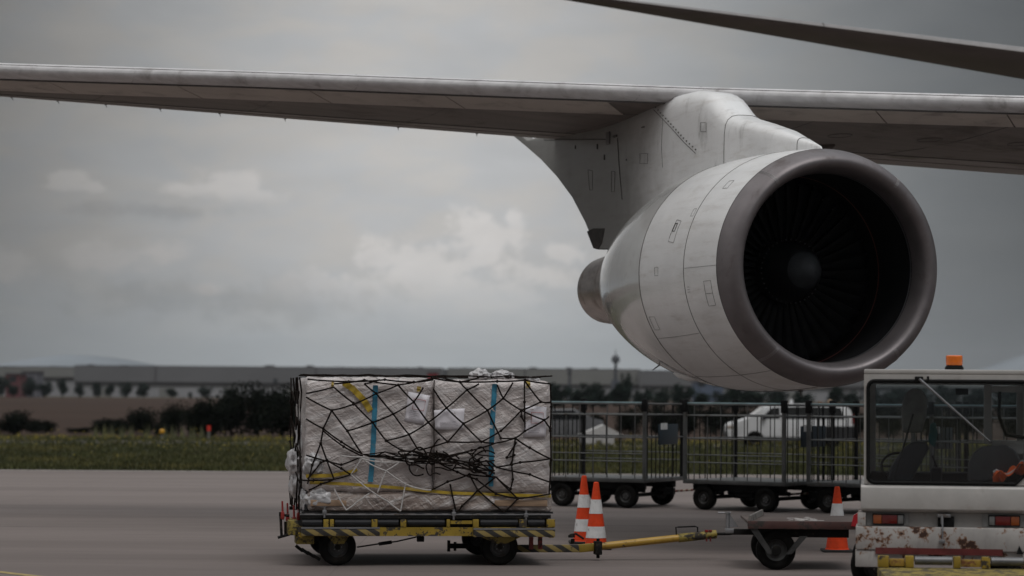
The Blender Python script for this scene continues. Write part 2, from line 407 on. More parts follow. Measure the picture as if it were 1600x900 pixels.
def tree_proto(seed, w, h, mat, n=1500, trunk=.3, ls=None, lobes=9):
    ls = ls or min(w, h) * .055
    crown = crown_mesh('crown', seed, w, h * (1 - trunk), h * trunk, n, ls, lobes, mat)
    b = MB(); rnd = random.Random(seed + 99)
    b.tube([(0, 0, -.1), (.02 * h, 0, h * .25), (0, .01 * h, h * .55), (0, 0, h * .8)], [h * .03, h * .024, h * .016, h * .006], 8)
    for i in range(7):
        a = rnd.uniform(0, 6.28); z = rnd.uniform(.25, .6) * h; rr = w * rnd.uniform(.25, .42)
        b.tube([(0, 0, z), (rr * .5 * math.cos(a), rr * .5 * math.sin(a), z + h * .12), (rr * math.cos(a), rr * math.sin(a), z + h * .24)], [h * .012, h * .008, h * .003], 5)
    t = b.build('trunk', bark); tm = t.data; bpy.data.objects.remove(t)
    return crown, tm
FT = [tree_proto(11 + i, w_, h_, leafm['leaf_far'], 1300, tr) for i, (w_, h_, tr) in enumerate(((1, 1, .12), (.95, 1, .18), (1.1, 1, .08)))]
BT = [tree_proto(31 + i, w_, h_, leafm['leaf_bush'], 5200, tr, .032, 20) for i, (w_, h_, tr) in enumerate(((1.3, 1, .02), (1.6, 1, .01), (1.1, 1, .03)))]
def plant(name, pr, loc, w_, h_, label, cat, group, rz):
    r = root(name, loc, rz, label, cat, group); r.scale = (w_, w_, h_)
    for nm, me in (('crown', pr[0]), ('trunk' if name == 'tree' else 'stem', pr[1])):
        o = bpy.data.objects.new(nm, me); COL.objects.link(o); o.parent = r
    return r
ORD = ['first', 'second', 'third', 'fourth', 'fifth', 'sixth', 'seventh', 'eighth', 'ninth', 'tenth', 'eleventh', 'twelfth', 'thirteenth', 'fourteenth', 'fifteenth', 'sixteenth']
row = [(2, 588, 26), (20, 600, 22), (47, 594, 26), (70, 597, 24), (97, 590, 20), (124, 601, 15), (152, 598, 19), (173, 599, 17), (197, 598, 19), (224, 599, 24), (267, 606, 21), (321, 605, 23), (358, 607, 18), (403, 611, 24), (297, 613, 8)]
for i, (px, yt, wd) in enumerate(row):
    Y = 560 if px > 110 else 545; P = at(px, yt, Y); zb = 0
    desc = 'dark tree of the far left clump beside the red house' if px < 110 else 'small round tree standing in front of the long warehouse'
    lab = (ORD[i] if i < 14 else 'smallest') + ' from the left, ' + desc
    if i == 4: lab = 'taller dark tree closing the far left clump, before the warehouse'
    if i == 14: lab = 'tiny thin tree between two round trees before the long warehouse'
    h_ = P.z; w_ = wd / FP * Y
    plant('tree', FT[i % 3], (P.x, Y, 0), w_ * 1.1, h_, lab, 'tree', 'trees before the far warehouses', i * 1.3)
row2 = [(875, 600, 34), (907, 607, 26), (928, 600, 30), (948, 610, 26), (967, 597, 30), (978, 586, 14), (1003, 612, 26), (1017, 605, 14), (1040, 608, 26), (1062, 602, 30), (1092, 612, 24), (1128, 612, 30), (1152, 603, 34), (1182, 610, 34), (1215, 607, 30), (1247, 612, 24), (1290, 600, 22), (1325, 612, 26), (1370, 610, 34), (1405, 606, 40), (1450, 608, 40), (1490, 603, 36), (1530, 606, 44), (1580, 604, 44)]
def reg(px): return 0 if px < 1010 else (1 if px < 1345 else 2)
for i, (px, yt, wd) in enumerate(row2):
    Y = 300; P = at(px, yt, Y)
    where = 'beyond the cage carts, left of the engine bottom' if px < 1010 else ('beyond the cage carts below the engine' if px < 1345 else 'beyond the tug cab windows')
    plant('tree', FT[i % 3], (P.x, Y + random.uniform(-10, 10), 0), wd / FP * Y * 1.35, P.z, ('dark distant tree %s, %s from left' % (where, ORD[sum(1 for q in row2[:i] if reg(q[0]) == reg(px))])), 'tree', 'dark trees beyond the cage carts', i * 2.1)
bush = [(-30, 648, 60), (22, 645, 56), (50, 657, 36), (72, 658, 32), (130, 668, 40), (162, 655, 46), (190, 656, 40), (226, 641, 52), (255, 662, 40), (272, 634, 44), (302, 640, 40), (330, 628, 66), (362, 614, 70), (405, 606, 76), (442, 612, 70), (478, 618, 66), (835, 625, 70)]
for i, (px, yt, wd) in enumerate(bush):
    Y = 118 + random.uniform(-3, 5); P = at(px, yt, Y)
    if px > 455 and px < 860: lab = 'dark bush peeping out at the %s edge of the wrapped cargo' % ('left' if px < 600 else 'right')
    else: lab = '%s dark bush from the left along the far edge of the grass' % ORD[i % 16]
    plant('bush', BT[i % 3], (P.x, Y, 0), wd / FP * Y * .95, P.z * 1.02, lab, 'bush', 'bushes along the far edge of the grass' if px < 456 else 'bushes behind the cargo', i * 1.7)
bush2 = [(880, 640, 60), (930, 648, 50), (985, 640, 50), (1030, 634, 60), (1075, 630, 60), (1115, 636, 60), (1160, 640, 60), (1210, 645, 60), (1270, 645, 60), (1330, 640, 60), (1390, 630, 70), (1450, 626, 70), (1520, 628, 80), (1590, 626, 80)]
for i, (px, yt, wd) in enumerate(bush2):
    Y = 128 + random.uniform(-3, 5); P = at(px, yt, Y)
    plant('bush', BT[(i + 1) % 3], (P.x, Y, 0), wd / FP * Y * .85, P.z, '%s dark bush from the left behind the cage carts' % ORD[i], 'bush', 'bushes behind the cage carts', i * 1.1)

# ------------------------------------------------------------------ grass and weeds (nobody could count them)
def grass():
    rs = np.random.RandomState(4); n = 90000
    y = GY + .55 + (112 - GY - .5) * rs.rand(n) ** 1.25; x = (rs.rand(n) - .5) * 2 * (y * .23 + 2)
    h = .05 + .13 * rs.rand(n); wd = .012 + .02 * rs.rand(n); a = rs.rand(n) * 6.28; lx = (rs.rand(n) - .5) * .12; ly = (rs.rand(n) - .5) * .12
    dx, dy = np.cos(a) * wd, np.sin(a) * wd
    v = np.zeros((n, 3, 3)); v[:, 0] = np.c_[x - dx, y - dy, np.full(n, .008)]; v[:, 1] = np.c_[x + dx, y + dy, np.full(n, .008)]; v[:, 2] = np.c_[x + lx, y + ly, h]
    me = bpy.data.meshes.new('grass'); me.from_pydata(v.reshape(-1, 3).tolist(), [], np.arange(3 * n).reshape(-1, 3).tolist())
    m = M('grass_blades', (.054, .058, .021), .8, var=.4, scale=.35, dirt=(.11, .10, .035), dscale=.22, dlo=.5, dhi=.62, spec=.2)
    me.materials.append(m); o = bpy.data.objects.new('grass', me); COL.objects.link(o)
    tag(o, 'olive green grass strip between the apron and the bushes', 'grass', kind='stuff')
    # yellow flowering weeds in two or three bands
    vs = []; fs = []; mi = []; rnd = random.Random(9)
    for i in range(3000):
        band = rnd.random()
        Y = rnd.gauss(104, 2.2) if band < .78 else (rnd.gauss(92, 3) if band < .9 else rnd.uniform(72, 108))
        X = rnd.uniform(-1, 1) * (Y * .22 + 1)
        if noise.noise(Vector((X * .35, Y * .25, 1))) < rnd.uniform(-.35, .3): continue
        h = rnd.uniform(.12, .3) if rnd.random() < .93 else rnd.uniform(.35, .55)
        k = len(vs); vs += [(X - .008, Y, 0), (X + .008, Y, 0), (X, Y, h)]; fs.append((k, k + 1, k + 2)); mi.append(0)
        for q in range(3):
            c = Vector((X + rnd.gauss(0, .03), Y + rnd.gauss(0, .03), h - rnd.uniform(0, .09))); u = Vector((rnd.gauss(0, 1), rnd.gauss(0, 1), rnd.gauss(0, 1))).normalized() * .017; p = u.orthogonal().normalized() * .017
            k = len(vs); vs += [c - u, c + p, c + u, c - p]; fs.append((k, k + 1, k + 2, k + 3)); mi.append(1)
    # pale upright seed heads left of the marker post
    for px in (150, 163, 176, 190, 205, 230, 256, 271, 285, 300, 316):
        P = at(px, 690, 108)
        for q in range(26):
            X = P.x + rnd.gauss(0, .07); Y = 108 + rnd.gauss(0, .1); h = rnd.uniform(.25, .75)
            k = len(vs); vs += [(X - .014, Y, 0), (X + .014, Y, 0), (X + rnd.gauss(0, .04), Y, h)]; fs.append((k, k + 1, k + 2)); mi.append(2)
    me = bpy.data.meshes.new('weeds'); me.from_pydata(vs, [], fs)
    me.materials.append(m); me.materials.append(M('flower_yellow', (.34, .27, .03), .8, var=.3)); me.materials.append(M('seed_heads', (.12, .125, .06), .8))
    me.polygons.foreach_set('material_index', mi)
    o = bpy.data.objects.new('weeds', me); COL.objects.link(o); tag(o, 'yellow flowering weeds and pale stalks growing through the grass', 'weeds', kind='stuff')
grass()
# marker post with red top, and small orange edge light
P = at(326, 691, 108)
r = root('marker_post', (P.x, 108, 0), 0, 'thin pale marker post with a red top before the dark bushes', 'marker post')
hz = at(326, 665, 108).z
MB().cyl((0, 0, 0), (0, 0, hz - .22), .06, .06, 10).build('post', M('post_pale', (.16, .16, .14), .7), r)
MB().cyl((0, 0, hz - .22), (0, 0, hz), .085, .08, 12).build('red_top', M('post_red', (.62, .035, .02), .5), r)
P = at(253, 688, 106)
r = root('edge_light', (P.x, 106, 0), 0, 'small orange yellow edge marker in the grass left of the red topped post', 'edge marker')
MB().cyl((0, 0, 0), (0, 0, .3), .05, .05, 8).build('stem', MT['post_pale'], r)
MB().lathe([(0, .05), (.04, .11), (.15, .11), (.2, .04)], (0, 0, .28), (0, 0, 1), 12, True).build('cap', M('marker_orange', (.55, .28, .02), .5), r)

# ------------------------------------------------------------------ airliner: wing, pylon, engine
F = Vector((.3057, -.952, 0)).normalized()
P0 = at(1308, 416.5, 33.3); ZA = P0.z
rzA = math.atan2(F.y, F.x)
air = root('airliner', (P0.x, P0.y, 0), rzA, 'large airliner shown by its long grey wing and white turbofan engine', 'aircraft')
AI = MATW[air.name].inverted()
def A_(a): return a if a < .32 else .32 + (a - .32) * 1.3
def eng(a, r, phi):   # phi from top towards the camera side
    return Vector((-A_(a), -r * math.sin(phi), ZA + r * math.cos(phi)))
def white_paint(name, col, streak=.0):
    m = bpy.data.materials.new(name); m.use_nodes = True; MT[name] = m
    t = NT(m.node_tree); b = m.node_tree.nodes['Principled BSDF']; tc = t.n('ShaderNodeTexCoord').outputs['Object']
    n1 = t.noise(tc, 1.1, 5, .6); n2 = t.noise(tc, 1, 6, .7, .2, (1.2, 1.2, 7)); n3 = t.noise(tc, 22, 4, .7)
    n4 = t.noise(tc, 1, 6, .7, .2, (.5, 9, 5))
    c = t.mix(t.ss(n1, .3, .7), [v * .92 for v in col], [v * 1.04 for v in col])
    c = t.mix(t.m('MULTIPLY', t.ss(n2, .48, .8), streak), c, [v * f for v, f in zip(col, (.55, .5, .45))])
    c = t.mix(t.m('MULTIPLY', t.ss(n4, .5, .8), streak * .7), c, [v * f for v, f in zip(col, (.5, .47, .43))])
    c = t.mix(t.m('MULTIPLY', t.ss(n3, .69, .75), .35), c, (.14, .12, .10))
    t.link(c, b.inputs['Base Color']); t.link(t.m('ADD', .22, t.m('MULTIPLY', n2, .22)), b.inputs['Roughness'])
    b.inputs['Coat Weight'].default_value = .5; b.inputs['Coat Roughness'].default_value = .1
    return m
m_cowl = white_paint('cowl_white', (.78, .78, .78), .55)
m_pyl = white_paint('pylon_dirty', (.20, .193, .175), .8)
m_cowl2 = M('cowl_gloss', (.70, .70, .69), .16, .25, var=.05, scale=2, coat=.6, dirt=(.38, .36, .33), dscale=2.2, dlo=.6, dhi=.8)
m_seam = M('seam_dark', (.085, .08, .077), .7)
m_lip = M('lip_metal', (.170, .154, .158), .46, .6, var=.12, scale=2.2, bump=.02, bscale=60, dirt=(.11, .09, .085), dscale=3, dlo=.55, dhi=.8, rvar=.2)
m_black = M('duct_black', (.006, .006, .007), .75, var=.3, spec=.12)
m_blade = M('blade_dark', (.007, .0075, .0085), .5, .0, var=.3, scale=5, spec=.16)
m_noz = M('nozzle_metal', (.46, .41, .385), .30, .9, var=.22, scale=1.6, sc3=(1, 4, 4), bump=.03, bscale=20, dirt=(.26, .20, .17), dscale=2.4, dlo=.5, dhi=.75)
def LZ(prof, *a, **k): return MB().lathe([(A_(x), r) for x, r in prof], *a, **k)
OUT = [(.0, 1.395), (.02, 1.44), (.06, 1.475), (.12, 1.505), (.2, 1.535), (.32, 1.565), (.6, 1.592), (1.0, 1.615), (1.5, 1.632), (2.0, 1.63), (2.4, 1.612), (2.9, 1.57), (3.3, 1.505), (3.7, 1.42), (4.1, 1.31), (4.5, 1.18), (4.8, 1.07), (5.0, .99)]
def rad(a):
    for (a0, r0), (a1, r1) in zip(OUT, OUT[1:]):
        if a0 <= a <= a1: return r0 + (r1 - r0) * (a - a0) / (a1 - a0)
    return OUT[-1][1]
def smooth_prof(lo, hi, n, off=0.0):
    xs = [lo + (hi - lo) * i / n for i in range(n + 1)]
    # catmull-like smoothing of rad
    return [(x, (rad(max(lo if lo < .4 else 0, x - .18)) + 2 * rad(x) + rad(min(5, x + .18))) / 4 + off if x > .45 and x < 4.8 else (x, rad(x) + off)[1]) for x in xs]
AX = (-1, 0, 0); OR = (0, 0, ZA)
nac = LZ(smooth_prof(.32, 2.4, 26), OR, AX, 128).build('engine_nacelle', m_cowl, air, 30)
LZ(smooth_prof(2.406, 5.0, 30) + [(5.01, .965), (4.9, .93), (4.4, 1.0)], OR, AX, 128).build('thrust_reverser_cowl', m_cowl2, nac, 30)
lipp = [(.314, 1.562)] + [(a, r) for a, r in reversed(OUT[:5])] + [(-.012, 1.35), (0, 1.315), (.05, 1.282), (.14, 1.262), (.3, 1.25)]
lipp = [(.316, 1.5645), (.2, 1.535), (.12, 1.507), (.06, 1.475), (.025, 1.443), (.004, 1.41), (-.004, 1.378), (.004, 1.346), (.03, 1.316), (.075, 1.29), (.14, 1.27), (.24, 1.256), (.34, 1.25)]
LZ(lipp, OR, AX, 128).build('inlet_lip', m_lip, nac, 60)
LZ([(.34, 1.25), (.6, 1.255), (.9, 1.28), (1.2, 1.30), (1.7, 1.30)], OR, AX, 96).build('inlet_liner', m_black, nac, 60)
LZ([(.345, 1.246), (.36, 1.243), (.375, 1.246)], OR, AX, 96).build('liner_ring', M('ring_grey', (.16, .16, .17), .35, .6), nac)
LZ([(1.16, 1.291), (1.175, 1.286), (1.19, 1.291)], OR, AX, 96).build('liner_ring', M('ring_red', (.14, .035, .025), .5), nac)
LZ([(1.75, .1), (1.75, 1.31)], OR, AX, 64).build('fan_backing', m_black, nac, None)
def blade(k, nb):
    b = MB(); rows = []
    for i in range(9):
        t = i / 8; r = .42 + (1.275 - .42) * t; ch = .17 + .10 * t; tw = R_(32 + 30 * t); a0 = 1.33 + .0 * t
        row_ = []
        for j in range(4):
            s_ = (j / 3 - .5) * ch; cam_ = .018 * (1 - (2 * j / 3 - 1) ** 2)
            ph = 2 * math.pi * k / nb + (s_ * math.sin(tw) + cam_) / max(r, .3) * 1.0 - .05 * t
            row_.append(Vector((-(A_(a0) + .12 + s_ * math.cos(tw)), r * math.sin(ph), ZA + r * math.cos(ph))))
        rows.append(row_)
    b.grid(rows); return b.build('fan_blade', m_blade, nac, 60, solid=.008)
for k in range(38): blade(k, 38)
LZ([(.72, .0), (.725, .05), (.76, .12), (.83, .2), (.93, .29), (1.05, .36), (1.2, .405), (1.3, .415), (1.45, .42)], OR, AX, 64).build('spinner', M('spinner_black', (.010, .011, .013), .5, .0, var=.15, spec=.25), nac, 60)
LZ([(.715, .0), (.72, .052), (.756, .123), (.825, .203), (.87, .246)], OR, AX, 48).build('spinner_highlight', M('highlight_grey', (.032, .036, .041), .8, var=.2, spec=.3), nac, 60)  # grey cap paints the soft highlight of the black spinner
for k in range(38):
    b = MB(); p = eng(1.21, .432, 2 * math.pi * k / 38); b.cyl(p, p + Vector((.02, 0, 0)), .012, .008, 8)
    b.build('hub_bolt', M('bolt_light', (.10, .10, .105), .35, .3), nac)
# seams round the cowl and lip joints
def ring(a, wdt=.006, mat=m_seam, off=.0015, name='seam', hgt=.003):
    r = rad(a); LZ([(a - wdt, r + off * 0), (a - wdt, r + hgt), (a + wdt, rad(a) + hgt), (a + wdt, r)], OR, AX, 128).build(name, mat, nac, 60)
ring(1.1, .005); ring(2.403, .006); ring(.318, .005)
m_rivet = M('rivet_line', (.34, .33, .33), .5, .5)
for phi in (R_(38), R_(142), R_(-38), R_(-142)):
    b = MB()
    for dphi in (-.011, 0, .011):
        pts = [eng(a, r + .003, phi + dphi) for a, r in lipp]
        b.tube(pts, .0028, 4)
    b.build('lip_joint', m_rivet, nac)
def outline(aphis, rr=.0026, closed=True, name='access_panel', mat=m_seam):
    pts = []
    n = len(aphis)
    for i in range(n if closed else n - 1):
        a0, p0 = aphis[i]; a1, p1 = aphis[(i + 1) % n]
        for k in range(6): a = a0 + (a1 - a0) * k / 6; p = p0 + (p1 - p0) * k / 6; pts.append(eng(a, rad(a) + .002, p))
    if not closed: a, p = aphis[-1]; pts.append(eng(a, rad(a) + .002, p))
    MB().tube(pts, rr, 4, closed).build(name, mat, nac)
outline([(1.42, R_(66)), (1.56, R_(65)), (1.60, R_(76)), (1.44, R_(77))])
outline([(1.49, R_(67)), (1.55, R_(67)), (1.56, R_(71)), (1.50, R_(71))], .006)
outline([(.46, R_(97)), (.62, R_(97)), (.62, R_(109)), (.46, R_(109))], .0022)
outline([(.46, R_(103)), (.62, R_(103))], .0022, False)
outline([(.33, R_(90)), (1.08, R_(90))], .002, False, 'panel_line')
outline([(1.12, R_(122)), (2.38, R_(124))], .002, False, 'panel_line')
outline([(.34, R_(176)), (2.38, R_(176))], .004, False, 'panel_line')
outline([(.34, R_(150)), (2.38, R_(152))], .0025, False, 'panel_line')
outline([(2.45, R_(178)), (4.9, R_(178))], .006, False, 'panel_line')
for a0_ in (1.25, 1.5, 1.75, 2.0, 2.25):
    q_ = eng(a0_, rad(a0_) + .001, R_(173)); MB().box(q_, (.09, .03, .012), bev=.003).build('cowl_latch', MT['rivet_line'], nac)
outline([(1.15, R_(60)), (1.15, R_(64)), (1.22, R_(64)), (1.22, R_(60))], .002)
outline([(2.15, R_(112)), (2.32, R_(112)), (2.32, R_(119)), (2.15, R_(119))], .002)
outline([(1.8, R_(88)), (1.9, R_(88)), (1.9, R_(92)), (1.8, R_(92))], .002)
outline([(.7, R_(44)), (.82, R_(44)), (.82, R_(49)), (.7, R_(49))], .002)
for i_ in range(3): outline([(.98, R_(99 + i_ * 1.2)), (1.04, R_(99 + i_ * 1.2))], .002, False, 'stencil_mark')
p = eng(.95, rad(.95), math.pi)
MB().cyl(p, p - Vector((0, 0, .085)), .014, .010, 8).bb(p.x - .05, p.x + .05, p.y - .012, p.y + .012, p.z - .02, p.z + .01).build('drain_mast', m_seam, nac)
# drain fairing under the reverser
b = MB(); c0 = eng(2.9, rad(2.9) - .03, R_(158))
b.lathe([(0, .01), (.12, .06), (.4, .085), (.75, .06), (1.0, .01)], (c0.x + .35, c0.y, c0.z), (-1, 0, .05), 16)
b.build('drain_fairing', m_cowl, nac)
p = eng(3.55, rad(3.55), R_(150)); MB().cyl(p, p + Vector((-.12, -.06, -.07)), .012, .006, 6).build('drain_pipe', m_seam, nac)
# core nozzle and plug
LZ([(4.3, .74), (4.9, .66), (5.3, .645), (5.8, .625), (6.3, .585), (6.77, .54), (6.775, .53), (6.6, .52), (6.0, .55)], OR, AX, 96).build('exhaust_nozzle', m_noz, nac, 40)
LZ([(5.02, .665), (5.05, .668), (5.09, .665)], OR, AX, 96).build('nozzle_band', M('nozzle_brown', (.10, .06, .045), .5, .6), nac)
LZ([(4.45, .70), (4.45, 1.02)], OR, AX, 64).build('duct_backing', m_black, nac, None)
LZ([(6.2, .40), (6.7, .3), (7.1, .12), (7.2, .0)], OR, AX, 32).build('exhaust_plug', m_noz, nac)
LZ([(6.2, .1), (6.2, .56)], OR, AX, 32).build('core_backing', m_black, nac, None)

# pylon, a thick tapered fairing
def ppx(px, py, ly=-.25):
    q = LP(air, px, py, ly); return -q.x, q.z - (ZA - 3.75)
TOPL = [ppx(*p_, 0.0) for p_ in ((1282, 228), (1262, 218), (1230, 203), (1195, 191), (1168, 183), (1160, 178), (1150, 166), (1140, 152), (1130, 145), (1106, 142))]
BOTL = [ppx(*p_) for p_ in ((934, 389, -.25), (916, 347, -.24), (895, 308, -.22), (872, 276, -.18), (846, 249, -.14), (824, 229, -.08), (803, 213, -.03))]
aP, aE = TOPL[-1][0], BOTL[-1][0]
HWL = [(TOPL[0][0], .02), (TOPL[1][0], .09), (TOPL[2][0] + .1, .24), (TOPL[5][0], .32), (aP, .38), (aP + 1.2, .35), (BOTL[0][0], .28), (BOTL[3][0], .20), (BOTL[5][0], .10), (aE, .03)]
PS = [(TOPL[0][0] - .18, 5.0, 5.22, .01)]
avs = sorted([q[0] for q in TOPL] + [aP + .4, aP + 1.0, aP + 1.7] + [BOTL[0][0] - d_ for d_ in (1.3, .7, .15)] + [q[0] for q in BOTL])
for a_ in avs:
    zt_a = float(np.interp(a_, [q[0] for q in TOPL] + [aP + 1.2, aE - .6, aE], [q[1] for q in TOPL] + [TOPL[-1][1] + .03, TOPL[-1][1] + .03, BOTL[-1][1] + .16]))
    zb_a = float(np.interp(a_, [TOPL[0][0], aP, BOTL[0][0] - 1.3] + [q[0] for q in BOTL], [TOPL[0][1] - .15, 4.8, 4.36] + [q[1] for q in BOTL]))
    PS.append((a_, zb_a, zt_a, float(np.interp(a_, [q[0] for q in HWL], [q[1] for q in HWL]))))
DZ = ZA - 3.75
def pyl_ring(a, zb, zt, hw):
    rr = []
    for (u, v) in ((-1, 0), (-1, .5), (-.985, .74), (-.93, .86), (-.82, .93), (-.62, .978), (-.35, .997), (0, 1), (.35, .997), (.62, .978), (.82, .93), (.93, .86), (.985, .74), (1, .5), (1, 0)):
        rr.append(Vector((-a, u * hw, zb + DZ + (zt - zb) * v)))
    return rr
rows = [pyl_ring(*s_) for s_ in PS]; rows = [r_ + [r_[0]] for r_ in rows]
b = MB().grid(rows); bmesh.ops.remove_doubles(b.bm, verts=b.bm.verts[:], dist=1e-5)
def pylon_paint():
    # white paint darkened towards the rear: soot plus painted shade of the wing
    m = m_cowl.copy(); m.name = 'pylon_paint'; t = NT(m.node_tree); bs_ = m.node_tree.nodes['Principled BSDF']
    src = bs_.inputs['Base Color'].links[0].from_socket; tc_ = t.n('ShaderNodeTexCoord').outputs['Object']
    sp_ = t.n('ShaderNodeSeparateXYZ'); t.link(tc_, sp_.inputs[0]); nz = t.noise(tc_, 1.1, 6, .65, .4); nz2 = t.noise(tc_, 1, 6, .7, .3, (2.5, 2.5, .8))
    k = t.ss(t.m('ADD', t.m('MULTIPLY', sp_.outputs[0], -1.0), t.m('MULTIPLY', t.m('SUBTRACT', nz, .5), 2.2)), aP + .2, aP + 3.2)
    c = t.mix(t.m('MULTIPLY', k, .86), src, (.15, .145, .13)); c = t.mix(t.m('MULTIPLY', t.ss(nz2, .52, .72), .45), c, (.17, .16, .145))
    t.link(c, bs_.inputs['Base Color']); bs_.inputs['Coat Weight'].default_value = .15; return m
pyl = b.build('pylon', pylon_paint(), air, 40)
def pint(a, k):
    for s0, s1 in zip(PS, PS[1:]):
        if s0[0] <= a <= s1[0]: t = (a - s0[0]) / (s1[0] - s0[0]); return s0[k] + (s1[k] - s0[k]) * t
def pp(a, z, off=.003): return Vector((-a, -pint(a, 3) - off, z + DZ))
def pline(pxs, r=.004, closed=False, name='panel_line', mat=m_seam):
    pts = []
    az_ = [ppx(*p_) for p_ in pxs]; n = len(az_)
    for i in range(n if closed else n - 1):
        (a0, z0), (a1, z1) = az_[i], az_[(i + 1) % n]
        for k in range(5): t = k / 5; pts.append(pp(a0 + (a1 - a0) * t, z0 + (z1 - z0) * t))
    if not closed: pts.append(pp(*az_[-1]))
    MB().tube(pts, r, 4, closed).build(name, mat, pyl)
pline([(842, 218), (950, 218)], .009)
pline([(970, 216), (973, 260), (978, 312)], .007)
pline([(1031, 172), (1060, 200), (1098, 240)], .006)
for i_ in range(16):
    f_ = i_ / 15; a_, z_ = ppx(1034 + 64 * f_, 168 + 66 * f_); MB().box(pp(a_, z_), (.035, .008, .02)).build('fastener', m_seam, pyl)
pline([(1046, 185), (1044, 230), (1046, 262)], .003)
pline([(920, 265), (928, 267), (928, 297), (923, 297)], .003, True)
pline([(960, 268), (966, 268), (965, 300), (960, 300)], .003, True)
pline([(1008, 240), (1021, 240), (1021, 256), (1008, 256)], .003, True)
pline([(1105, 192), (1113, 192), (1113, 206), (1105, 206)], .003, True)
for (px, py, w1, h1) in ((936, 229, 3, 8), (948, 246, 3, 8), (1013, 199, 10, 2), (887, 209, 2, 2), (898, 230, 2, 6), (985, 250, 2, 2)):
    a_, z_ = ppx(px, py); q = pp(a_, z_); MB().box(q, (w1 / 95, .012, h1 / 100)).build('vent_slot', m_seam, pyl)
a_, z_ = ppx(954, 216); q = pp(a_, z_); MB().box(q, (.16, .02, .2), bev=.005).build('access_door', M('door_grey', (.12, .11, .11), .5), pyl)
a_, z_ = ppx(966, 213); q = pp(a_, z_); MB().box(q, (.14, .03, .03)).build('latch', m_seam, pyl)
# scorched heat shield at the lower rear edge of the pylon
ps = [ppx(*p_) for p_ in ((921, 362), (931, 357), (949, 357), (944, 380), (938, 390), (931, 388))]
MB().prism([(a, z) for a, z in ps], (0, -.295, DZ), (-1, 0, 0), (0, 0, 1), (0, .59, 0)).build('heat_shield', M('scorched', (.055, .048, .045), .6, .5, var=.4, scale=12), pyl)
# ring like fairing joints
for a in (TOPL[1][0] + .1, TOPL[4][0] + .1):
    rr = pyl_ring(a, pint(a, 1), pint(a, 2), pint(a, 3)); MB().tube([q + Vector((0, (.003 if q.y > 0 else -.003), .003)) for q in rr], .004, 4).build('fairing_joint', m_seam, pyl)

# --- wing
LE0 = Vector((2.93, 38.05)); LD = Vector((-.971, .241)).normalized()
def lineY(px, pts):
    for (x0, y0), (x1, y1) in zip(pts, pts[1:]):
        if px <= x1 or (x1, y1) == pts[-1]: return y0 + (y1 - y0) * (px - x0) / (x1 - x0)
LEL = [(-400, 93), (0, 108), (400, 120), (800, 135), (1130, 147), (1600, 160), (2200, 176)]
TEL = [(-400, 119), (0, 150), (800, 212), (1600, 273), (2400, 333)]
def station(t):
    x, y = LE0.x + LD.x * t, LE0.y + LD.y * t; px = 800 + x / y * FP; L = at(px, lineY(px, LEL), y)
    lo, hi = .5, 16
    for _ in range(40):
        c = (lo + hi) / 2; T = L - F * c; T.z = L.z - .030 * c
        d_ = CR.inverted() @ (T - Vector((0, 0, CZ))); py = 450 - FP * d_.y / -d_.z; pxx = 800 + FP * d_.x / -d_.z
        if py < lineY(pxx, TEL): lo = c
        else: hi = c
    return L, c
TS = [-14, -11, -8, -6, -4.4, -3, -1.5, 0, 1.5, 3, 4.5, 6, 7.5, 9, 10.5, 12, 13.5, 15, 17]
ST = [station(t) for t in TS]
def sect(x, c, up):
    xm = x * c
    if up: a_ = np.interp(xm, [0, .006, .02, .05, .1, .18, .3, .6], [0, .035, .06, .085, .104, .118, .126, .132]); b_ = np.interp(x, [0, .25, .4, .6, .8, 1], [0, .010, .012, .006, -.002, -.002])
    else: a_ = -np.interp(xm, [0, .006, .02, .05, .1, .18, .3, .6], [0, .030, .052, .075, .092, .104, .110, .112]); b_ = -np.interp(x, [0, .25, .4, .6, .8, 1], [0, .006, .008, .005, .0, .0])
    f = 1 if x < .55 else 1 - (x - .55) / .45 * .93
    return a_ * f + b_ * c
def wpt(L, c, x, up, off=0.0):
    if callable(x): x = x(c)
    z = sect(x, c, up)
    p = L - F * (c * x); p.z = L.z - .030 * c * x + z + (off if up else -off)
    return AI @ p
def span_at(t):
    i = max(0, min(len(TS) - 2, next((k for k in range(len(TS) - 1) if t <= TS[k + 1]), len(TS) - 2)))
    f = (t - TS[i]) / (TS[i + 1] - TS[i]); L = ST[i][0].lerp(ST[i + 1][0], f); c = ST[i][1] * (1 - f) + ST[i + 1][1] * f; return L, c
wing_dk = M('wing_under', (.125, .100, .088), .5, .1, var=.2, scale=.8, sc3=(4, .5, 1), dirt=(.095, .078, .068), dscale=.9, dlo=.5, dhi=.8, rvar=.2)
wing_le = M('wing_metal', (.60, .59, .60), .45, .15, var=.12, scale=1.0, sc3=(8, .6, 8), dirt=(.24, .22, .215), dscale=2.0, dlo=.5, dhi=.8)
wing_kr = M('wing_panel', (.44, .385, .345), .5, .0, var=.1, scale=1.0, dirt=(.2, .175, .16), dscale=1.6, dlo=.5, dhi=.8)
wing_fl = M('wing_flap', (.28, .25, .235), .5, .1, var=.15, scale=1.2, sc3=(5, .6, 1), dirt=(.2, .19, .15), dscale=.8, dlo=.5, dhi=.7)
XU = [.9, .8, .65, .5, .35, .2, .12, .07]
def loft(chord_pts, name, mat, par, ts=None, smooth=40):
    sts = ST if ts is None else [span_at(t) for t in ts]
    return MB().grid([[wpt(L, c, x, up, 0) for x, up in chord_pts] for L, c in sts]).build(name, mat, par, smooth)
KX0, KX1, FX = (lambda c: .30 / c), (lambda c: min(.46, 1.45 / c)), .80
def mfrac(m_): return lambda c: m_ / c
wing = loft([(x, 1) for x in XU[1:]] + [(.07, 1)] if False else [(FX, 1), (.65, 1), (.5, 1), (.35, 1), (.2, 1), (mfrac(.5), 1)], 'wing', wing_dk, air)
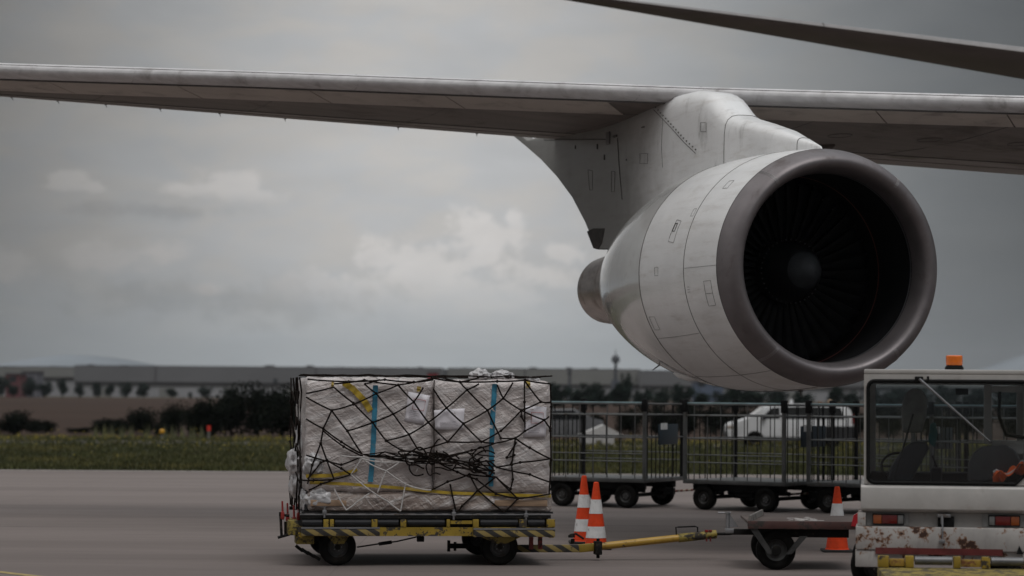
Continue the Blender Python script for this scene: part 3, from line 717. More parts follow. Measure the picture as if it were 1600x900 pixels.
loft([(KX1, 0)] + [((lambda c, q=q: KX1(c) + (FX - KX1(c)) * q), 0) for q in (.2, .4, .6, .8)] + [(FX, 0)], 'wing_underside', wing_dk, wing)
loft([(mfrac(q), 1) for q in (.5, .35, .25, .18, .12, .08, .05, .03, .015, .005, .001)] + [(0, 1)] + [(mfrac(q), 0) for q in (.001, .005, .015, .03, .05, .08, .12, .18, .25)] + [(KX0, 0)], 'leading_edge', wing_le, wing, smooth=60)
loft([(FX, 1), (.85, 1), (.93, 1), (1, 1), (1, 0), (.93, 0), (.85, 0), (FX, 0)], 'trailing_flap', wing_fl, wing, smooth=20)
# inner panels between the leading edge and the box, split by slanted gaps
def tpx(px):  # spanwise parameter where leading edge crosses px
    k = (px - 800) / FP; return (k * LE0.y - LE0.x) / (LD.x - k * LD.y)
cuts = [tpx(p_) for p_ in (2050, 1800, 1590, 1383, 1165)] ; cuts2 = [tpx(p_) for p_ in (960, 704, 490, 282, 79, -120, -320)]
def kruger(ta, tb):
    d_ = .09
    lo, hi = ta + .012, tb - .012
    b = MB(); rows = []
    n = 8
    for i in range(n + 1):
        f = i / n; rr = []
        for j in range(5):
            g = j / 4; x = lambda c, g=g: KX0(c) + (.02 + (KX1(c) - KX0(c)) * c * g * .98) / c
            L0, c0 = span_at(lo + (hi - lo) * f - g * .66); p_ = wpt(L0, c0, x, 0, .008); rr.append(p_)
        rows.append(rr)
    b.grid(rows).build('leading_edge_panel', wing_kr, wing, None, solid=.012)
for cs in (cuts, cuts2):
    for a_, b_ in zip(cs, cs[1:]): kruger(a_, b_)
loft([((lambda c, q=q: KX0(c) + (KX1(c) - KX0(c)) * q), 0) for q in (0, .25, .5, .75, 1)], 'panel_recess', wing_dk, wing)
for x, r_ in ((KX0, .022), (KX1, .008), (FX, .012)):
    MB().tube([wpt(L, c, x, 0, .002) for L, c in ST], r_, 6).build('gap_seal', m_seam, wing)
MB().tube([wpt(L, c, mfrac(.035), 1, .002) for L, c in ST if True], .006, 6).build('slat_seam', M('seam_grey', (.12, .11, .11), .5), wing)
MB().tube([wpt(L, c, .9, 0, .002) for L, c in ST], .006, 6).build('flap_seam', m_seam, wing)
for px in (1505, 1100, 1000, 560, 210):
    t_ = tpx(px); L, c = span_at(t_); MB().tube([wpt(L, c, x, u, .002) for x, u in ((mfrac(.3), 1), (mfrac(.12), 1), (mfrac(.03), 1), (0, 1), (mfrac(.03), 0), (mfrac(.12), 0), (KX0, 0))], .003, 4).build('slat_joint', MT['seam_grey'], wing)
for px in (18, 90, 165, 250, 343, 445, 622, 745):
    # static dischargers along the trailing edge
    lo, hi = -14.0, 17.0
    for _ in range(40):
        t_ = (lo + hi) / 2; L, c = span_at(t_); T = MATW[air.name] @ wpt(L, c, 1, 0); d_ = CR.inverted() @ (T - Vector((0, 0, CZ))); q = 800 + FP * d_.x / -d_.z
        if q > px: lo = t_
        else: hi = t_
    T = wpt(L, c, 1, 0); MB().cyl(T, T + Vector((-.16, .05, -.035)), .008, .004, 6).box(T + Vector((.03, 0, .0)), (.1, .03, .02)).build('static_wick', m_seam, wing)
for i_ in range(6):
    t_ = -9 + i_ * 1.45; L, c = span_at(t_); x0_ = KX1(c) + (FX - KX1(c)) * .38
    ring_ = []
    for k_ in range(20):
        a_ = 2 * math.pi * k_ / 20; L2, c2 = span_at(t_ + .17 * math.cos(a_)); ring_.append(wpt(L2, c2, x0_ + .26 * math.sin(a_) / c, 0, .002))
    MB().tube(ring_, .004, 4, True).build('tank_access_panel', m_seam, wing)
for i_ in range(8):
    t_ = -8 + i_ * 2.9; L, c = span_at(t_); MB().tube([wpt(L, c, KX1(c) + (FX - KX1(c)) * q, 0, .002) for q in (0, .33, .66, 1)], .005, 4).build('skin_seam', m_seam, wing)
# flap track fairings under the inboard rear wing
for px in (1300, 1420, 1520):
    t_ = tpx(px - 20); L, c = span_at(t_); A = wpt(L, c, .62, 0, .02); B_ = wpt(L, c, .80, 0, .02)
    b = MB().lathe([(0, .01), (.15, .07), (.45, .1), (.9, .08), (1.25, .01)], A, (B_ - A), 16); b.build('flap_fairing', wing_dk, wing)

# ---- second aircraft's wing, top right corner
def far_wing():
    Y0 = 56.0
    A = at(880, -16, Y0 + 2.0); Bq = at(1720, 108, Y0)
    r = root('aircraft_wing', (Bq.x, Bq.y, 0), 0, 'dark slender wing of another aircraft crossing the top right corner', 'aircraft wing')
    inv = MATW[r.name].inverted()
    secs = []
    for i in range(25):
        t = i / 12; px = 850 + (1900 - 850) * t; up = 8 + (px - 1080) * .112 ; 
        thick = 17 + 30 * t
        c = max(.35, .47 + (px - 850) / 750 * 1.72); P = at(px, up + .098 * c * 70, Y0 + 2 - 2 * t)
        s_ = Y0 / FP
        pts = []
        for (x, z) in ((1, 0), (.8, .035), (.55, .08), (.3, .11), (.15, .1), (.06, .075), (.015, .04), (0, 0), (.015, -.035), (.06, -.06), (.15, -.075), (.3, -.085), (.55, -.07), (.8, -.035), (1, 0)):
            pts.append(inv @ (P + Vector((-.25 * c * x, c * x * .97, z * c * .9 - .085 * c * x))))
        secs.append(pts)
    dark = M('second_wing_dark', (.10, .082, .075), .55, var=.15, scale=1); lt = M('second_wing_edge', (.22, .21, .21), .5, .1, var=.1)
    MB().grid([s_[7:] for s_ in secs]).build('underside', dark, r, 50)
    MB().grid([s_[:8] for s_ in secs]).build('upper_skin', lt, r, 50)
    for k in (5,):
        MB().tube([p_ + Vector((0, -.006, 0)) for p_ in secs[k][5:10]], .012, 5).build('skin_joint', m_seam, r)
    # two thin dischargers
far_wing()

# ------------------------------------------------------------------ paint with chips
def chipped(name, col, under, lo=.58, hi=.62, sc=7, rough=.5, second=None, metal=0.0, n3w=.5):
    m = bpy.data.materials.new(name); m.use_nodes = True; MT[name] = m
    t = NT(m.node_tree); b = m.node_tree.nodes['Principled BSDF']; tc = t.n('ShaderNodeTexCoord').outputs['Object']
    n1 = t.noise(tc, 2.0, 5, .6); n2 = t.noise(tc, sc, 8, .72, .3); n3 = t.noise(tc, sc * .35, 5, .6)
    c = t.mix(t.ss(n1, .3, .7), [v * .82 for v in col], [min(1, v * 1.12) for v in col])
    n4 = t.noise(tc, 14, 6, .7, 0, (1, 1, .25)); c = t.mix(t.m('MULTIPLY', t.ss(n4, .5, .72), .45), c, [v * .5 for v in col])
    k = t.ss(t.m('ADD', n2, t.m('MULTIPLY', t.m('SUBTRACT', n3, .5), n3w)), lo, hi)
    if second: c = t.mix(t.ss(t.m('ADD', n2, t.m('MULTIPLY', t.m('SUBTRACT', n3, .5), n3w)), lo - .09, hi - .02), c, second)
    c = t.mix(k, c, under); t.link(c, b.inputs['Base Color'])
    t.link(t.m('ADD', rough, t.m('MULTIPLY', k, .3)), b.inputs['Roughness']); b.inputs['Metallic'].default_value = metal
    bp = t.n('ShaderNodeBump'); bp.inputs['Strength'].default_value = .3; bp.inputs['Distance'].default_value = .004; bp.invert = True
    t.link(k, bp.inputs['Height']); t.link(bp.outputs[0], b.inputs['Normal'])
    return m
m_yel = chipped('yellow_paint', (.29, .195, .020), (.035, .028, .022), .53, .58, 9, .5)
m_yel2 = chipped('yellow_worn', (.24, .18, .03), (.03, .025, .02), .47, .56, 11, .6)
m_stl = chipped('bare_steel', (.26, .26, .27), (.10, .07, .05), .58, .66, 8, .4, metal=.6)
m_blk = M('black_steel', (.010, .0095, .009), .6, spec=.12, var=.3, dirt=(.05, .04, .032), dscale=8)
m_rub = M('tyre_rubber', (.009, .0085, .008), .8, var=.3, scale=12, bump=.2, bscale=60, dirt=(.02, .017, .015), dscale=6, spec=.06)
m_red = chipped('red_paint', (.26, .022, .018), (.04, .02, .018), .56, .62, 9, .45)
m_rol = M('roller_dark', (.014, .014, .016), .5, spec=.2, var=.2)
m_hub = M('hub_grey', (.055, .055, .055), .55, .3, var=.3, dirt=(.05, .035, .025), dscale=10)
def stripes(name, ang, scale, off=0.0, c1=(.27, .20, .065), c2=(.022, .02, .018), axis='X'):
    m = bpy.data.materials.new(name); m.use_nodes = True; MT[name] = m
    t = NT(m.node_tree); b = m.node_tree.nodes['Principled BSDF']; tc = t.n('ShaderNodeTexCoord').outputs['Object']
    sp = t.n('ShaderNodeSeparateXYZ'); t.link(tc, sp.inputs[0])
    v = t.m('ADD', t.m('MULTIPLY', sp.outputs[0], scale), t.m('MULTIPLY', sp.outputs[2], ang * scale)); v = t.m('FRACT', t.m('ADD', v, off + 100))
    n2 = t.noise(tc, 10, 8, .7, .2)
    c = t.mix(t.m('GREATER_THAN', v, .5), c1, c2)
    c = t.mix(t.ss(n2, .55, .62), c, (.05, .04, .03)); t.link(c, b.inputs['Base Color']); b.inputs['Roughness'].default_value = .6
    return m
m_haz = stripes('hazard_stripes', 1.6, 4.7)
m_haz2 = stripes('hazard_stripes_mirrored', 1.6, 4.7, .3)

def wheel(par, c, r, wd, name='wheel', hub=.55, yaw=0.0, axis=(0, 1, 0)):
    """wheel > tyre is the wheel mesh, rim and hub its pieces; c centre, axle along local y"""
    c = Vector(c); q = MB()
    h = wd / 2
    q.lathe([(-h * .8, r * hub), (-h, r * .72), (-h * .98, r * .88), (-h * .75, r * .975), (-h * .3, r), (h * .3, r), (h * .75, r * .975), (h * .98, r * .88), (h, r * .72), (h * .8, r * hub)], c, axis, 36)
    # tread grooves
    for k in (-.35, 0, .35): q.lathe([(k * wd - .003, r * 1.003), (k * wd + .003, r * 1.003)], c, axis, 36)
    w_ = q.build(name, m_rub, par, 40)
    b = MB().lathe([(-h * .7, r * hub), (-h * .55, r * hub * .9), (-h * .3, r * hub * .8), (-h * .25, r * .3), (-h * .6, r * .26), (-h * .65, r * .1), (-h * .65, .0)], c, axis, 28)
    b.lathe([(h * .7, r * hub), (h * .55, r * hub * .9), (h * .3, r * hub * .8), (h * .3, 0)], c, axis, 28)
    b.build('rim', m_hub, w_, 30)
    b = MB()
    for k in range(5):
        t = k * 2 * math.pi / 5; v = Vector((math.cos(t), 0, math.sin(t))) * r * .2
        b.cyl(c + v + Vector((0, -h * .7, 0)), c + v + Vector((0, -h * .55, 0)), r * .035, None, 6)
    b.build('wheel_nuts', m_stl, w_)
    return w_

# ------------------------------------------------------------------ pallet dolly
DY = gnd(520, 883).y
DO = at(487, 800, DY - .22)
rzD = R_(8)
dol = root('pallet_dolly', (DO.x, DO.y, 0), rzD, 'worn yellow roller dolly with hazard stripes carrying the wrapped cargo', 'pallet dolly')
def D(px, py, ly=0.0): return LP(dol, px, py, ly)
xl, xr = D(466, 830, -.06).x, D(866, 830, -.06).x
DW = 2.35
zt = D(660, 803, -.05).z; z1 = D(660, 811, -.06).z; z2 = D(660, 824, -.06).z; z3 = D(660, 838, -.06).z
b = MB()
b.bb(xl + .1, xr - .05, -.07, -.02, z2 - .0, z3 + .004).bb(xl + .1, xr - .05, DW + .02, DW + .07, z3, z2)
b.bb(xl, xl + .06, -.05, DW + .05, z3 - .02, z2).bb(xr - .06, xr, -.05, DW + .05, z3 - .02, z2)
b.bb(xl + .3, xr - .3, .5, .6, z3 - .02, z2 - .02).bb(xl + .3, xr - .3, DW - .6, DW - .5, z3 - .02, z2 - .02)
frame = b.build('frame', m_yel, dol)
# raised side edge with roller brackets
MB().bb(xl + .02, xr - .04, -.04, -.005, z1 + .005, zt - .018).bb(xl + .02, xr - .04, DW, DW + .045, z1, zt - .018).build('side_rail', m_blk, dol)
MB().bb(xl + .02, xr - .04, -.045, -.004, zt - .016, zt - .004, bev=.003).build('rail_cap', m_stl, dol)
MB().bb(xl + .04, xr - .05, .12, DW - .05, z2 - .01, z2 + .005).build('deck_plate', m_blk, dol)
MB().bb(xl + .05, xr - .06, .06, .1, z2, z1 + .004).build('inner_rail', m_blk, dol)
for (a_, b_) in ((515, 521), (580, 589), (625, 634), (697, 702), (738, 747), (810, 822), (853, 866), (505, 513)):
    A = D(a_, 815).x; B_ = D(b_, 815).x
    MB().bb(A, B_, -.075, -.01, z2, z1 - .004, bev=.004).build('roller_bracket', m_yel, frame)
b_ = None
for (a_, b__) in ((523, 579), (636, 694), (750, 808), (824, 850), (590, 622), (472, 503)):
    A = D(a_, 815).x; B_ = D(b__, 815).x
    MB().cyl((A, -.015, (z1 + z2) / 2), (B_, -.015, (z1 + z2) / 2), (z1 - z2) * .46, None, 18).build('edge_roller', m_rol, dol)
for i in range(14):
    x = xl + .15 + i * (xr - xl - .3) / 13; MB().cyl((x, .14, z1 - .03), (x, DW - .1, z1 - .03), .028, None, 12).build('deck_roller', m_rol, dol)
A = D(703, 812).x; B_ = D(737, 812).x; MB().bb(A, B_, -.07, -.03, z1 - .06, z1 - .02).build('stop_bar', m_yel, dol)
# striped bumpers
b = MB().bb(D(470, 830).x, D(592, 830).x, -.135, -.072, z3 + .01, z2 - .015, bev=.006); b.build('striped_bumper', m_haz, dol)
b = MB().bb(D(738, 830).x, xr - .0, -.135, -.072, z3 - .005, z2 - .03, bev=.006); b.build('striped_bumper', m_haz2, dol)
MB().bb(D(470, 830).x, D(592, 830).x, -.14, -.06, z2 - .013, z2 + .004).build('bumper_step', m_stl, dol)
MB().bb(D(738, 830).x, xr, -.14, -.06, z2 - .028, z2 - .008).build('bumper_step', m_stl, dol)
for (px, py, dx) in ((507, 800, .0), (709, 803, 0), (822, 805, 0)):
    p = D(px, py, -.06); MB().cyl(p + Vector((0, 0, -.07)), p + Vector((0, 0, .06)), .013, None, 8).box(p + Vector((0, 0, .0)), (.05, .03, .05), bev=.004).build('net_fitting', m_stl, dol)
# wheels
wr = .228
for (px, nm) in ((526, 0), (778, 1)):
    x = D(px, 858, .25).x
    for ly in (.13, DW - .25):
        wheel(dol, (x, ly, wr), wr, .17)
        if ly < 1:
            sg = 1
            hw = .14 if nm == 0 else .3
            MB().prism([(-hw, z3 + .01), (hw, z3 + .01), (.07, .27 if nm == 0 else .27), (-.05, .27 if nm == 0 else .27)], (x, .0, 0), (1, 0, 0), (0, 0, 1), (0, .03, 0), .004).build('axle_bracket', m_yel2, dol)
    MB().cyl((x, .05, wr), (x, DW - .15, wr), .035, None, 12).build('axle', m_blk, dol)
x = D(505, 855).x
MB().bb(x - .25, x + .3, .35, DW - .4, z3 - .06, z3 + .0).build('turntable', m_blk, dol)
# brake cable, central block, knuckle
MB().tube([D(558, 855, .3), D(590, 850, .3), D(620, 846, .3), D(655, 838, .3)], .010, 6).build('brake_cable', m_blk, dol)
MB().cyl(D(592, 850, .3), D(612, 847, .3), .022, None, 8).build('cable_tensioner', m_blk, dol)
p = D(657, 842, .1); MB().box(p, (.09, .06, .07), bev=.01).build('stop_block', m_blk, dol)
p = D(716, 853, .7); b = MB().box(p, (.26, .1, .06), bev=.01).cyl(p + Vector((-.12, 0, -.07)), p + Vector((-.12, 0, .07)), .02, None, 8).cyl(p + Vector((-.04, 0, -.06)), p + Vector((-.04, 0, .05)), .018, None, 8); b.build('rear_coupling', m_blk, dol)
for px in (830, 844):
    p0_ = D(px, 838, .3); MB().bb(p0_.x - .025, p0_.x + .025, .28, .33, D(px, 858, .3).z, p0_.z).build('red_link', m_red, dol)
# levers on the left end
le = MB(); lr = MB()
for i, (px, yt, yb) in enumerate(((441, 783, 812), (449, 786, 815), (459, 789, 822), (466, 787, 812))):
    ly = .1 + i * .16; A = D(px, yt, ly); B_ = D(px + 1, yb, ly)
    lr.cyl(B_, A, .014, .011, 8); lr.box((A + B_) / 2 - Vector((0, 0, .06)), (.045, .05, .09), bev=.008)
lr.build('release_lever', m_red, dol)
b = MB()
for (p_, q_, ly) in (((438, 800), (440, 838), .1), ((434, 840), (452, 835), .1), ((446, 815), (446, 836), .2), ((455, 812), (458, 836), .25), ((436, 804), (452, 806), .12)):
    b.cyl(D(*p_, ly), D(*q_, ly), .017, None, 8)
b.build('end_latch', m_blk, dol)
b = MB().bb(xl - .12, xl + .0, 0, .5, z3 + .01, z1 - .02, bev=.01).bb(xl - .02, xl + .2, .02, .4, z3 - .1, z3 - .0, bev=.01); b.build('end_housing', m_yel2, dol)
b = MB()
for k in range(4): b.cyl((xl - .02 + k * .07, .1, z3 - .12 - k * .04), (xl + .07 + k * .07, .1, z3 - .19 - k * .035), .02, None, 8)
b.build('end_linkage', m_blk, dol)
# drawbar
dc = 1.0
A = D(800, 857, dc); B_ = D(905, 857, dc); C_ = D(935, 854, dc); E_ = D(1118, 834.5, dc)
b = MB().box((A + B_) / 2, ((B_ - A).length, .08, .095), bev=.008); draw = b.build('drawbar', m_haz2, dol)
MB().box((B_ + C_) / 2, ((C_ - B_).length + .02, .09, .1), ry=math.atan2(B_.z - C_.z, C_.x - B_.x), bev=.008).build('drawbar_joint', m_yel, draw)
MB().tube([C_, E_], .047, 16).build('drawbar_tube', chipped('drawbar_yellow', (.40, .235, .03), (.04, .03, .022), .62, .66, 6, .45), draw)
for f in (.0, .12): pass
p = D(934, 856, dc - .06); MB().box(p, (.09, .16, .17), bev=.01).cyl(p + Vector((0, -.02, -.13)), p + Vector((0, -.02, .12)), .022, None, 10).build('bracket', m_blk, draw)
p = D(903, 838, dc - .05); b = MB().cyl(D(895, 842, dc), D(895, 850, dc), .025, None, 8).tube([D(890, 836, dc), D(900, 834, dc), D(912, 842, dc)], .014, 6).box(D(893, 838, dc), (.08, .05, .03)); b.build('hinge_pin', m_blk, draw)
MB().tube([D(1057, 836, dc), D(1056, 824, dc), D(1060, 823.5, dc), D(1086, 822.5, dc), D(1090, 824, dc), D(1090, 834, dc)], .010, 8).build('handle', m_blk, draw)
MB().cyl(D(1060, 841, dc), D(1119, 834.5, dc), .056, .054, 14).build('collar', m_yel2, draw)
b = MB()
for px in (1104, 1110): b.cyl(D(px, 828, dc - .03), D(px, 846, dc - .03), .012, None, 8).cyl(D(px, 828, dc - .03), D(px, 831, dc - .03), .022, None, 6)
b.build('collar_bolt', m_red, draw)
MB().cyl(E_, D(1142, 834, dc), .018, None, 8).tube([D(1140, 834, dc) + Vector((.05 * math.cos(t), .05 * math.sin(t), 0)) for t in [k * math.pi / 8 for k in range(16)]], .014, 6, True).build('towing_eye', m_blk, draw)

# ------------------------------------------------------------------ cargo
def wrap_mat(name, c1, c2):
    m = bpy.data.materials.new(name); m.use_nodes = True; MT[name] = m
    t = NT(m.node_tree); b = m.node_tree.nodes['Principled BSDF']; tc = t.n('ShaderNodeTexCoord').outputs['Object']
    def rotn(ang, sc, d, r, di):
        mp = t.n('ShaderNodeMapping'); t.link(tc, mp.inputs[0]); mp.inputs['Rotation'].default_value = (0, R_(ang), 0)
        return t.noise(mp.outputs[0], 1, d, r, di, sc)
    n1 = t.noise(tc, 1.6, 5, .6, .3); n2 = rotn(24, (1.6, 3, 9), 7, .64, .9); n3 = rotn(-42, (2.0, 3, 12), 6, .64, 1.1); n4 = rotn(5, (2, 5, 24), 4, .6, .6)
    c = t.mix(t.ss(n1, .3, .7), c1, c2)
    white = t.m('MAXIMUM', t.ss(n2, .5, .7), t.ss(n3, .53, .72))
    c = t.mix(t.m('MULTIPLY', white, .62), c, (.80, .775, .775))  # pale streaks put the film's crinkle highlights into the colour
    c = t.mix(t.m('MULTIPLY', t.ss(n4, .55, .7), .35), c, (.25, .20, .185))
    t.link(c, b.inputs['Base Color']); b.inputs['Roughness'].default_value = .3; b.inputs['Coat Weight'].default_value = .9; b.inputs['Coat Roughness'].default_value = .14
    bp = t.n('ShaderNodeBump'); bp.inputs['Strength'].default_value = .9; bp.inputs['Distance'].default_value = .05
    t.link(t.m('ADD', t.m('ADD', n2, t.m('MULTIPLY', n3, .6)), t.m('MULTIPLY', n4, .3)), bp.inputs['Height']); t.link(bp.outputs[0], b.inputs['Normal']); t.link(bp.outputs[0], b.inputs['Coat Normal'])
    return m
m_wrap = wrap_mat('wrapped_board', (.46, .40, .385), (.58, .52, .505)); m_wrap2 = wrap_mat('wrapped_base', (.22, .165, .14), (.34, .28, .25))
m_film = M('crumpled_film', (.46, .45, .46), .35, 0, var=.25, scale=9, bump=.5, bscale=18, coat=.5)
def soft_box(x0, x1, y0, y1, z0, z1, seed, amp=.02, bulge=.02, n=34, r=.04):
    bm = bmesh.new(); bmesh.ops.create_cube(bm, size=2)
    bmesh.ops.subdivide_edges(bm, edges=bm.edges[:], cuts=n, use_grid_fill=True)
    hx, hy, hz = (x1 - x0) / 2, (y1 - y0) / 2, (z1 - z0) / 2; c = Vector(((x0 + x1) / 2, (y0 + y1) / 2, (z0 + z1) / 2))
    for v in bm.verts:
        p = Vector((v.co.x * hx, v.co.y * hy, v.co.z * hz))
        q = Vector((max(-hx + r, min(hx - r, p.x)), max(-hy + r, min(hy - r, p.y)), max(-hz + r, min(hz - r, p.z))))
        d = p - q
        nr = d.normalized() if d.length > 1e-6 else Vector((0, 0, 1))
        p = q + nr * r
        w_ = p + c + Vector((seed, seed * 2, 0))
        k = amp * noise.noise(Vector((w_.x * 2.2, w_.y * 2, w_.z * 3.5))) + amp * .7 * noise.noise(Vector((w_.x * 6 + w_.z * 5, w_.y * 5, w_.z * 6 - w_.x * 2))) + amp * .35 * noise.noise(w_ * 22)
        e = bulge * (1 - abs(v.co.x) ** 3) * (1 - abs(v.co.z) ** 3) if abs(v.co.y) > .99 else bulge * .6 * (1 - abs(v.co.y) ** 3) * (1 - abs(v.co.z) ** 2)
        v.co = c + p + nr * (k + e)
    b = MB(); b.bm.free(); b.bm = bm; return b
zb = D(660, 803, 0).z + .02; ztop = D(660, 591, .05).z
cl, cm, cr = D(478, 700, .05).x, D(678, 700, .05).x, D(861, 700, .05).x
pal = root('cargo_pallet', (DO.x, DO.y, zt), rzD, 'thin aluminium pallet sheet lying on the dolly under the cargo', 'pallet')
MB().bb(cl - .06, cr + .03, .0, DW - .05, .0, .014, bev=.003).build('sheet', m_stl, pal)
MB().bb(cl - .05, cr + .02, -.02, .03, .0145, .026, bev=.003).build('edge_rail', m_blk, pal)
zmid = D(660, 768, .0).z
def crate(x0, x1, seed, label, yoff, ztp):
    r = root('wrapped_crate', (DO.x, DO.y, 0), rzD, label, 'wrapped crate', 'crates on the dolly')
    soft_box(x0, x1, yoff, DW - .15, zmid - .03, ztp, seed, .022, .045, 46, .08).build('wrapping', m_wrap, r, 60); return r
k1_ = crate(cl, cm - .004, 3.1, 'left large crate in clear film with one paper sheet and blue strap', .06, ztop)
k2_ = crate(cm + .004, cr, 8.7, 'right large crate in clear film with two paper sheets and blue strap', .045, ztop - .015)
bs = root('wrapped_base_layer', (DO.x, DO.y, 0), rzD, 'low brown layer of goods in wrinkled film beneath the two crates', 'wrapped goods')
soft_box(cl + .02, cr + .02, .02, DW - .12, zb - .005, zmid - .01, 5.5, .026, .04, 46, .06).build('wrapping', m_wrap2, bs, 60)
for (x0, x1) in ((cl + .06, cl + .5), (cr - .75, cr - .05)):
    MB().bb(x0, x1, -.014, .04, zb + .075, zb + .15, bev=.006).build('timber', M('timber', (.30, .20, .13), .7, var=.2, scale=3, sc3=(1, 8, 12)), bs)
def strap_on(r, pts, wd, mat, name, ly=-.0, th=.004):
    P_ = [D(*p_, ly) for p_ in pts]; rows = []
    for i, p_ in enumerate(P_):
        a = P_[max(0, i - 1)]; c = P_[min(len(P_) - 1, i + 1)]; d = (c - a); d.y = 0; d.normalize(); n_ = Vector((-d.z, 0, d.x)) * wd / 2
        rows.append([p_ - n_, p_ + n_])
    # subdivide for slight wrinkling
    R2 = []
    for a, c in zip(rows, rows[1:]):
        for k in range(8):
            t = k / 8; R2.append([a[0].lerp(c[0], t), a[1].lerp(c[1], t)])
    R2.append(rows[-1])
    for i, rr in enumerate(R2):
        for q in rr: q.y += .004 * math.sin(i * 1.3) ; q.x += random.uniform(-.002, .002)
    MB().grid(R2).build(name, mat, r, None, solid=th)
m_blue = M('blue_strap', (.035, .20, .31), .4, var=.2, scale=12, dirt=(.12, .22, .27), dscale=14)
m_ytp = M('yellow_tape', (.42, .29, .03), .4, var=.15, scale=12, dirt=(.45, .38, .25), dscale=10)
m_pap = M('paper', (.80, .77, .82), .6, var=.05, scale=5, bump=.2, bscale=10)
strap_on(k1_, [(587, 602), (585, 650), (583, 700), (579, 753)], .062, m_blue, 'blue_strap', .01)
strap_on(k2_, [(773, 600), (770, 650), (768, 700), (767, 760)], .062, m_blue, 'blue_strap', -.005)
strap_on(k1_, [(537, 598), (552, 608), (568, 625), (579, 642)], .075, m_ytp, 'yellow_tape', .005)
strap_on(k1_, [(520, 597), (519, 606)], .03, m_ytp, 'yellow_tape', .02)
strap_on(k1_, [(655, 604), (654, 612)], .05, m_ytp, 'yellow_tape', .02)
strap_on(k2_, [(825, 594), (826, 606)], .05, m_ytp, 'yellow_tape', .01)
strap_on(k1_, [(478, 744), (520, 743), (550, 737), (558, 733)], .045, m_ytp, 'yellow_tape', .0)
strap_on(bs, [(484, 754), (540, 756), (620, 762), (700, 770), (780, 773), (861, 775)], .038, m_ytp, 'yellow_tape', -.012)
def sheetp(r, q, red=True, ly=.0):
    P_ = [D(*p_, ly) for p_ in q]
    rows = []
    for j in range(7):
        t = j / 6; a = P_[0].lerp(P_[3], t); c = P_[1].lerp(P_[2], t); rows.append([a.lerp(c, i / 6) + Vector((0, .006 * noise.noise(Vector((i * .9, j * .8, q[0][0]))), 0)) for i in range(7)])
    pg = MB().grid(rows).build('paper_sheet', m_pap, r, 60, solid=.002)
    def uv(u, v): return (P_[0].lerp(P_[1], u)).lerp(P_[3].lerp(P_[2], u), v) + Vector((0, -.011, 0))
    if red:
        MB().tube([uv(.3, .2), uv(.85, .2), uv(.85, .55), uv(.3, .55)], .004, 4, True).build('printed_frame', M('print_red', (.36, .07, .07), .6), pg)
    b = MB()
    for i in range(5):
        v = .62 + i * .06; b.tube([uv(.18, v), uv(.18 + random.uniform(.3, .62), v)], .0022, 4)
    b.build('printed_lines', M('print_grey', (.30, .28, .30), .6), pg)
sheetp(k1_, [(638, 612), (672, 618), (662, 663), (632, 658)], True, .02)
sheetp(k2_, [(678, 641), (726, 638), (724, 672), (680, 671)], False, .005)
sheetp(k2_, [(821, 634), (854, 636), (853, 682), (818, 683)], True, .005)
MB().tube([D(678.5, y_, .02) + Vector((random.uniform(-.004, .004), 0, 0)) for y_ in range(594, 762, 12)], .009, 6).build('seam_shadow_gap', M('gap_shadow', (.10, .085, .08), .5), k2_)  # dark tube painted as the shadow between the two crates
# crumpled film lumps
def lump(c, s, seed):
    b = MB(); bmesh.ops.create_icosphere(b.bm, subdivisions=4, radius=1)
    for v in b.bm.verts:
        n_ = v.co.normalized(); k = 1 + .35 * noise.noise(n_ * 2.2 + Vector((seed, 0, 0))) + .22 * abs(noise.noise(n_ * 6 + Vector((0, seed, 0)))) + .1 * noise.noise(n_ * 14)
        v.co = Vector(c) + Vector((n_.x * s[0], n_.y * s[1], n_.z * s[2])) * k
    return b
for i, (px, py, ly, s_, par) in enumerate(((750, 587, .4, (.11, .12, .07), k2_), (784, 587, .45, (.12, .14, .06), k2_), (832, 593, .3, (.07, .1, .03), k2_), (490, 727, .08, (.11, .1, .13), k1_), (462, 722, .9, (.10, .25, .15), k1_), (464, 755, 1.0, (.08, .3, .17), k1_), (470, 690, .9, (.06, .4, .25), k1_), (474, 780, .6, (.05, .4, .12), k1_), (500, 780, .07, (.16, .08, .10), bs))):
    lump(D(px, py, ly), [q * 1.1 for q in s_], i * 3.3).build('loose_film', m_film, par, 70)
# --- net
net = root('cargo_net', (DO.x, DO.y, 0), rzD, 'dark knotted rope net stretched over the cargo with a tangle at its middle', 'cargo net')
m_rope = M('rope_dark', (.016, .012, .010), .9, spec=.05, var=.3, scale=40, bump=.5, bscale=120)
m_ropew = M('rope_white', (.48, .46, .45), .7, var=.15, scale=40, bump=.5, bscale=120)
def Z(x, y): return (420 + x / 2.648, 560 + y / 2.648)
LYN = -.036
def rope(b, zs, r=.0105, ly=LYN, sag=.006):
    zs = [(154, q[1]) if 180 < q[0] < 188 else q for q in zs]
    P_ = [D(*Z(*q), ly) for q in zs]; out = []
    for a, c in zip(P_, P_[1:]):
        n = max(2, int((c - a).length / .05))
        for k in range(n):
            t = k / n; q = a.lerp(c, t); q.z -= sag * 4 * t * (1 - t); q.y += .004 * noise.noise(q * 9); out.append(q)
    out.append(P_[-1]); b.tube(out, r, 6)
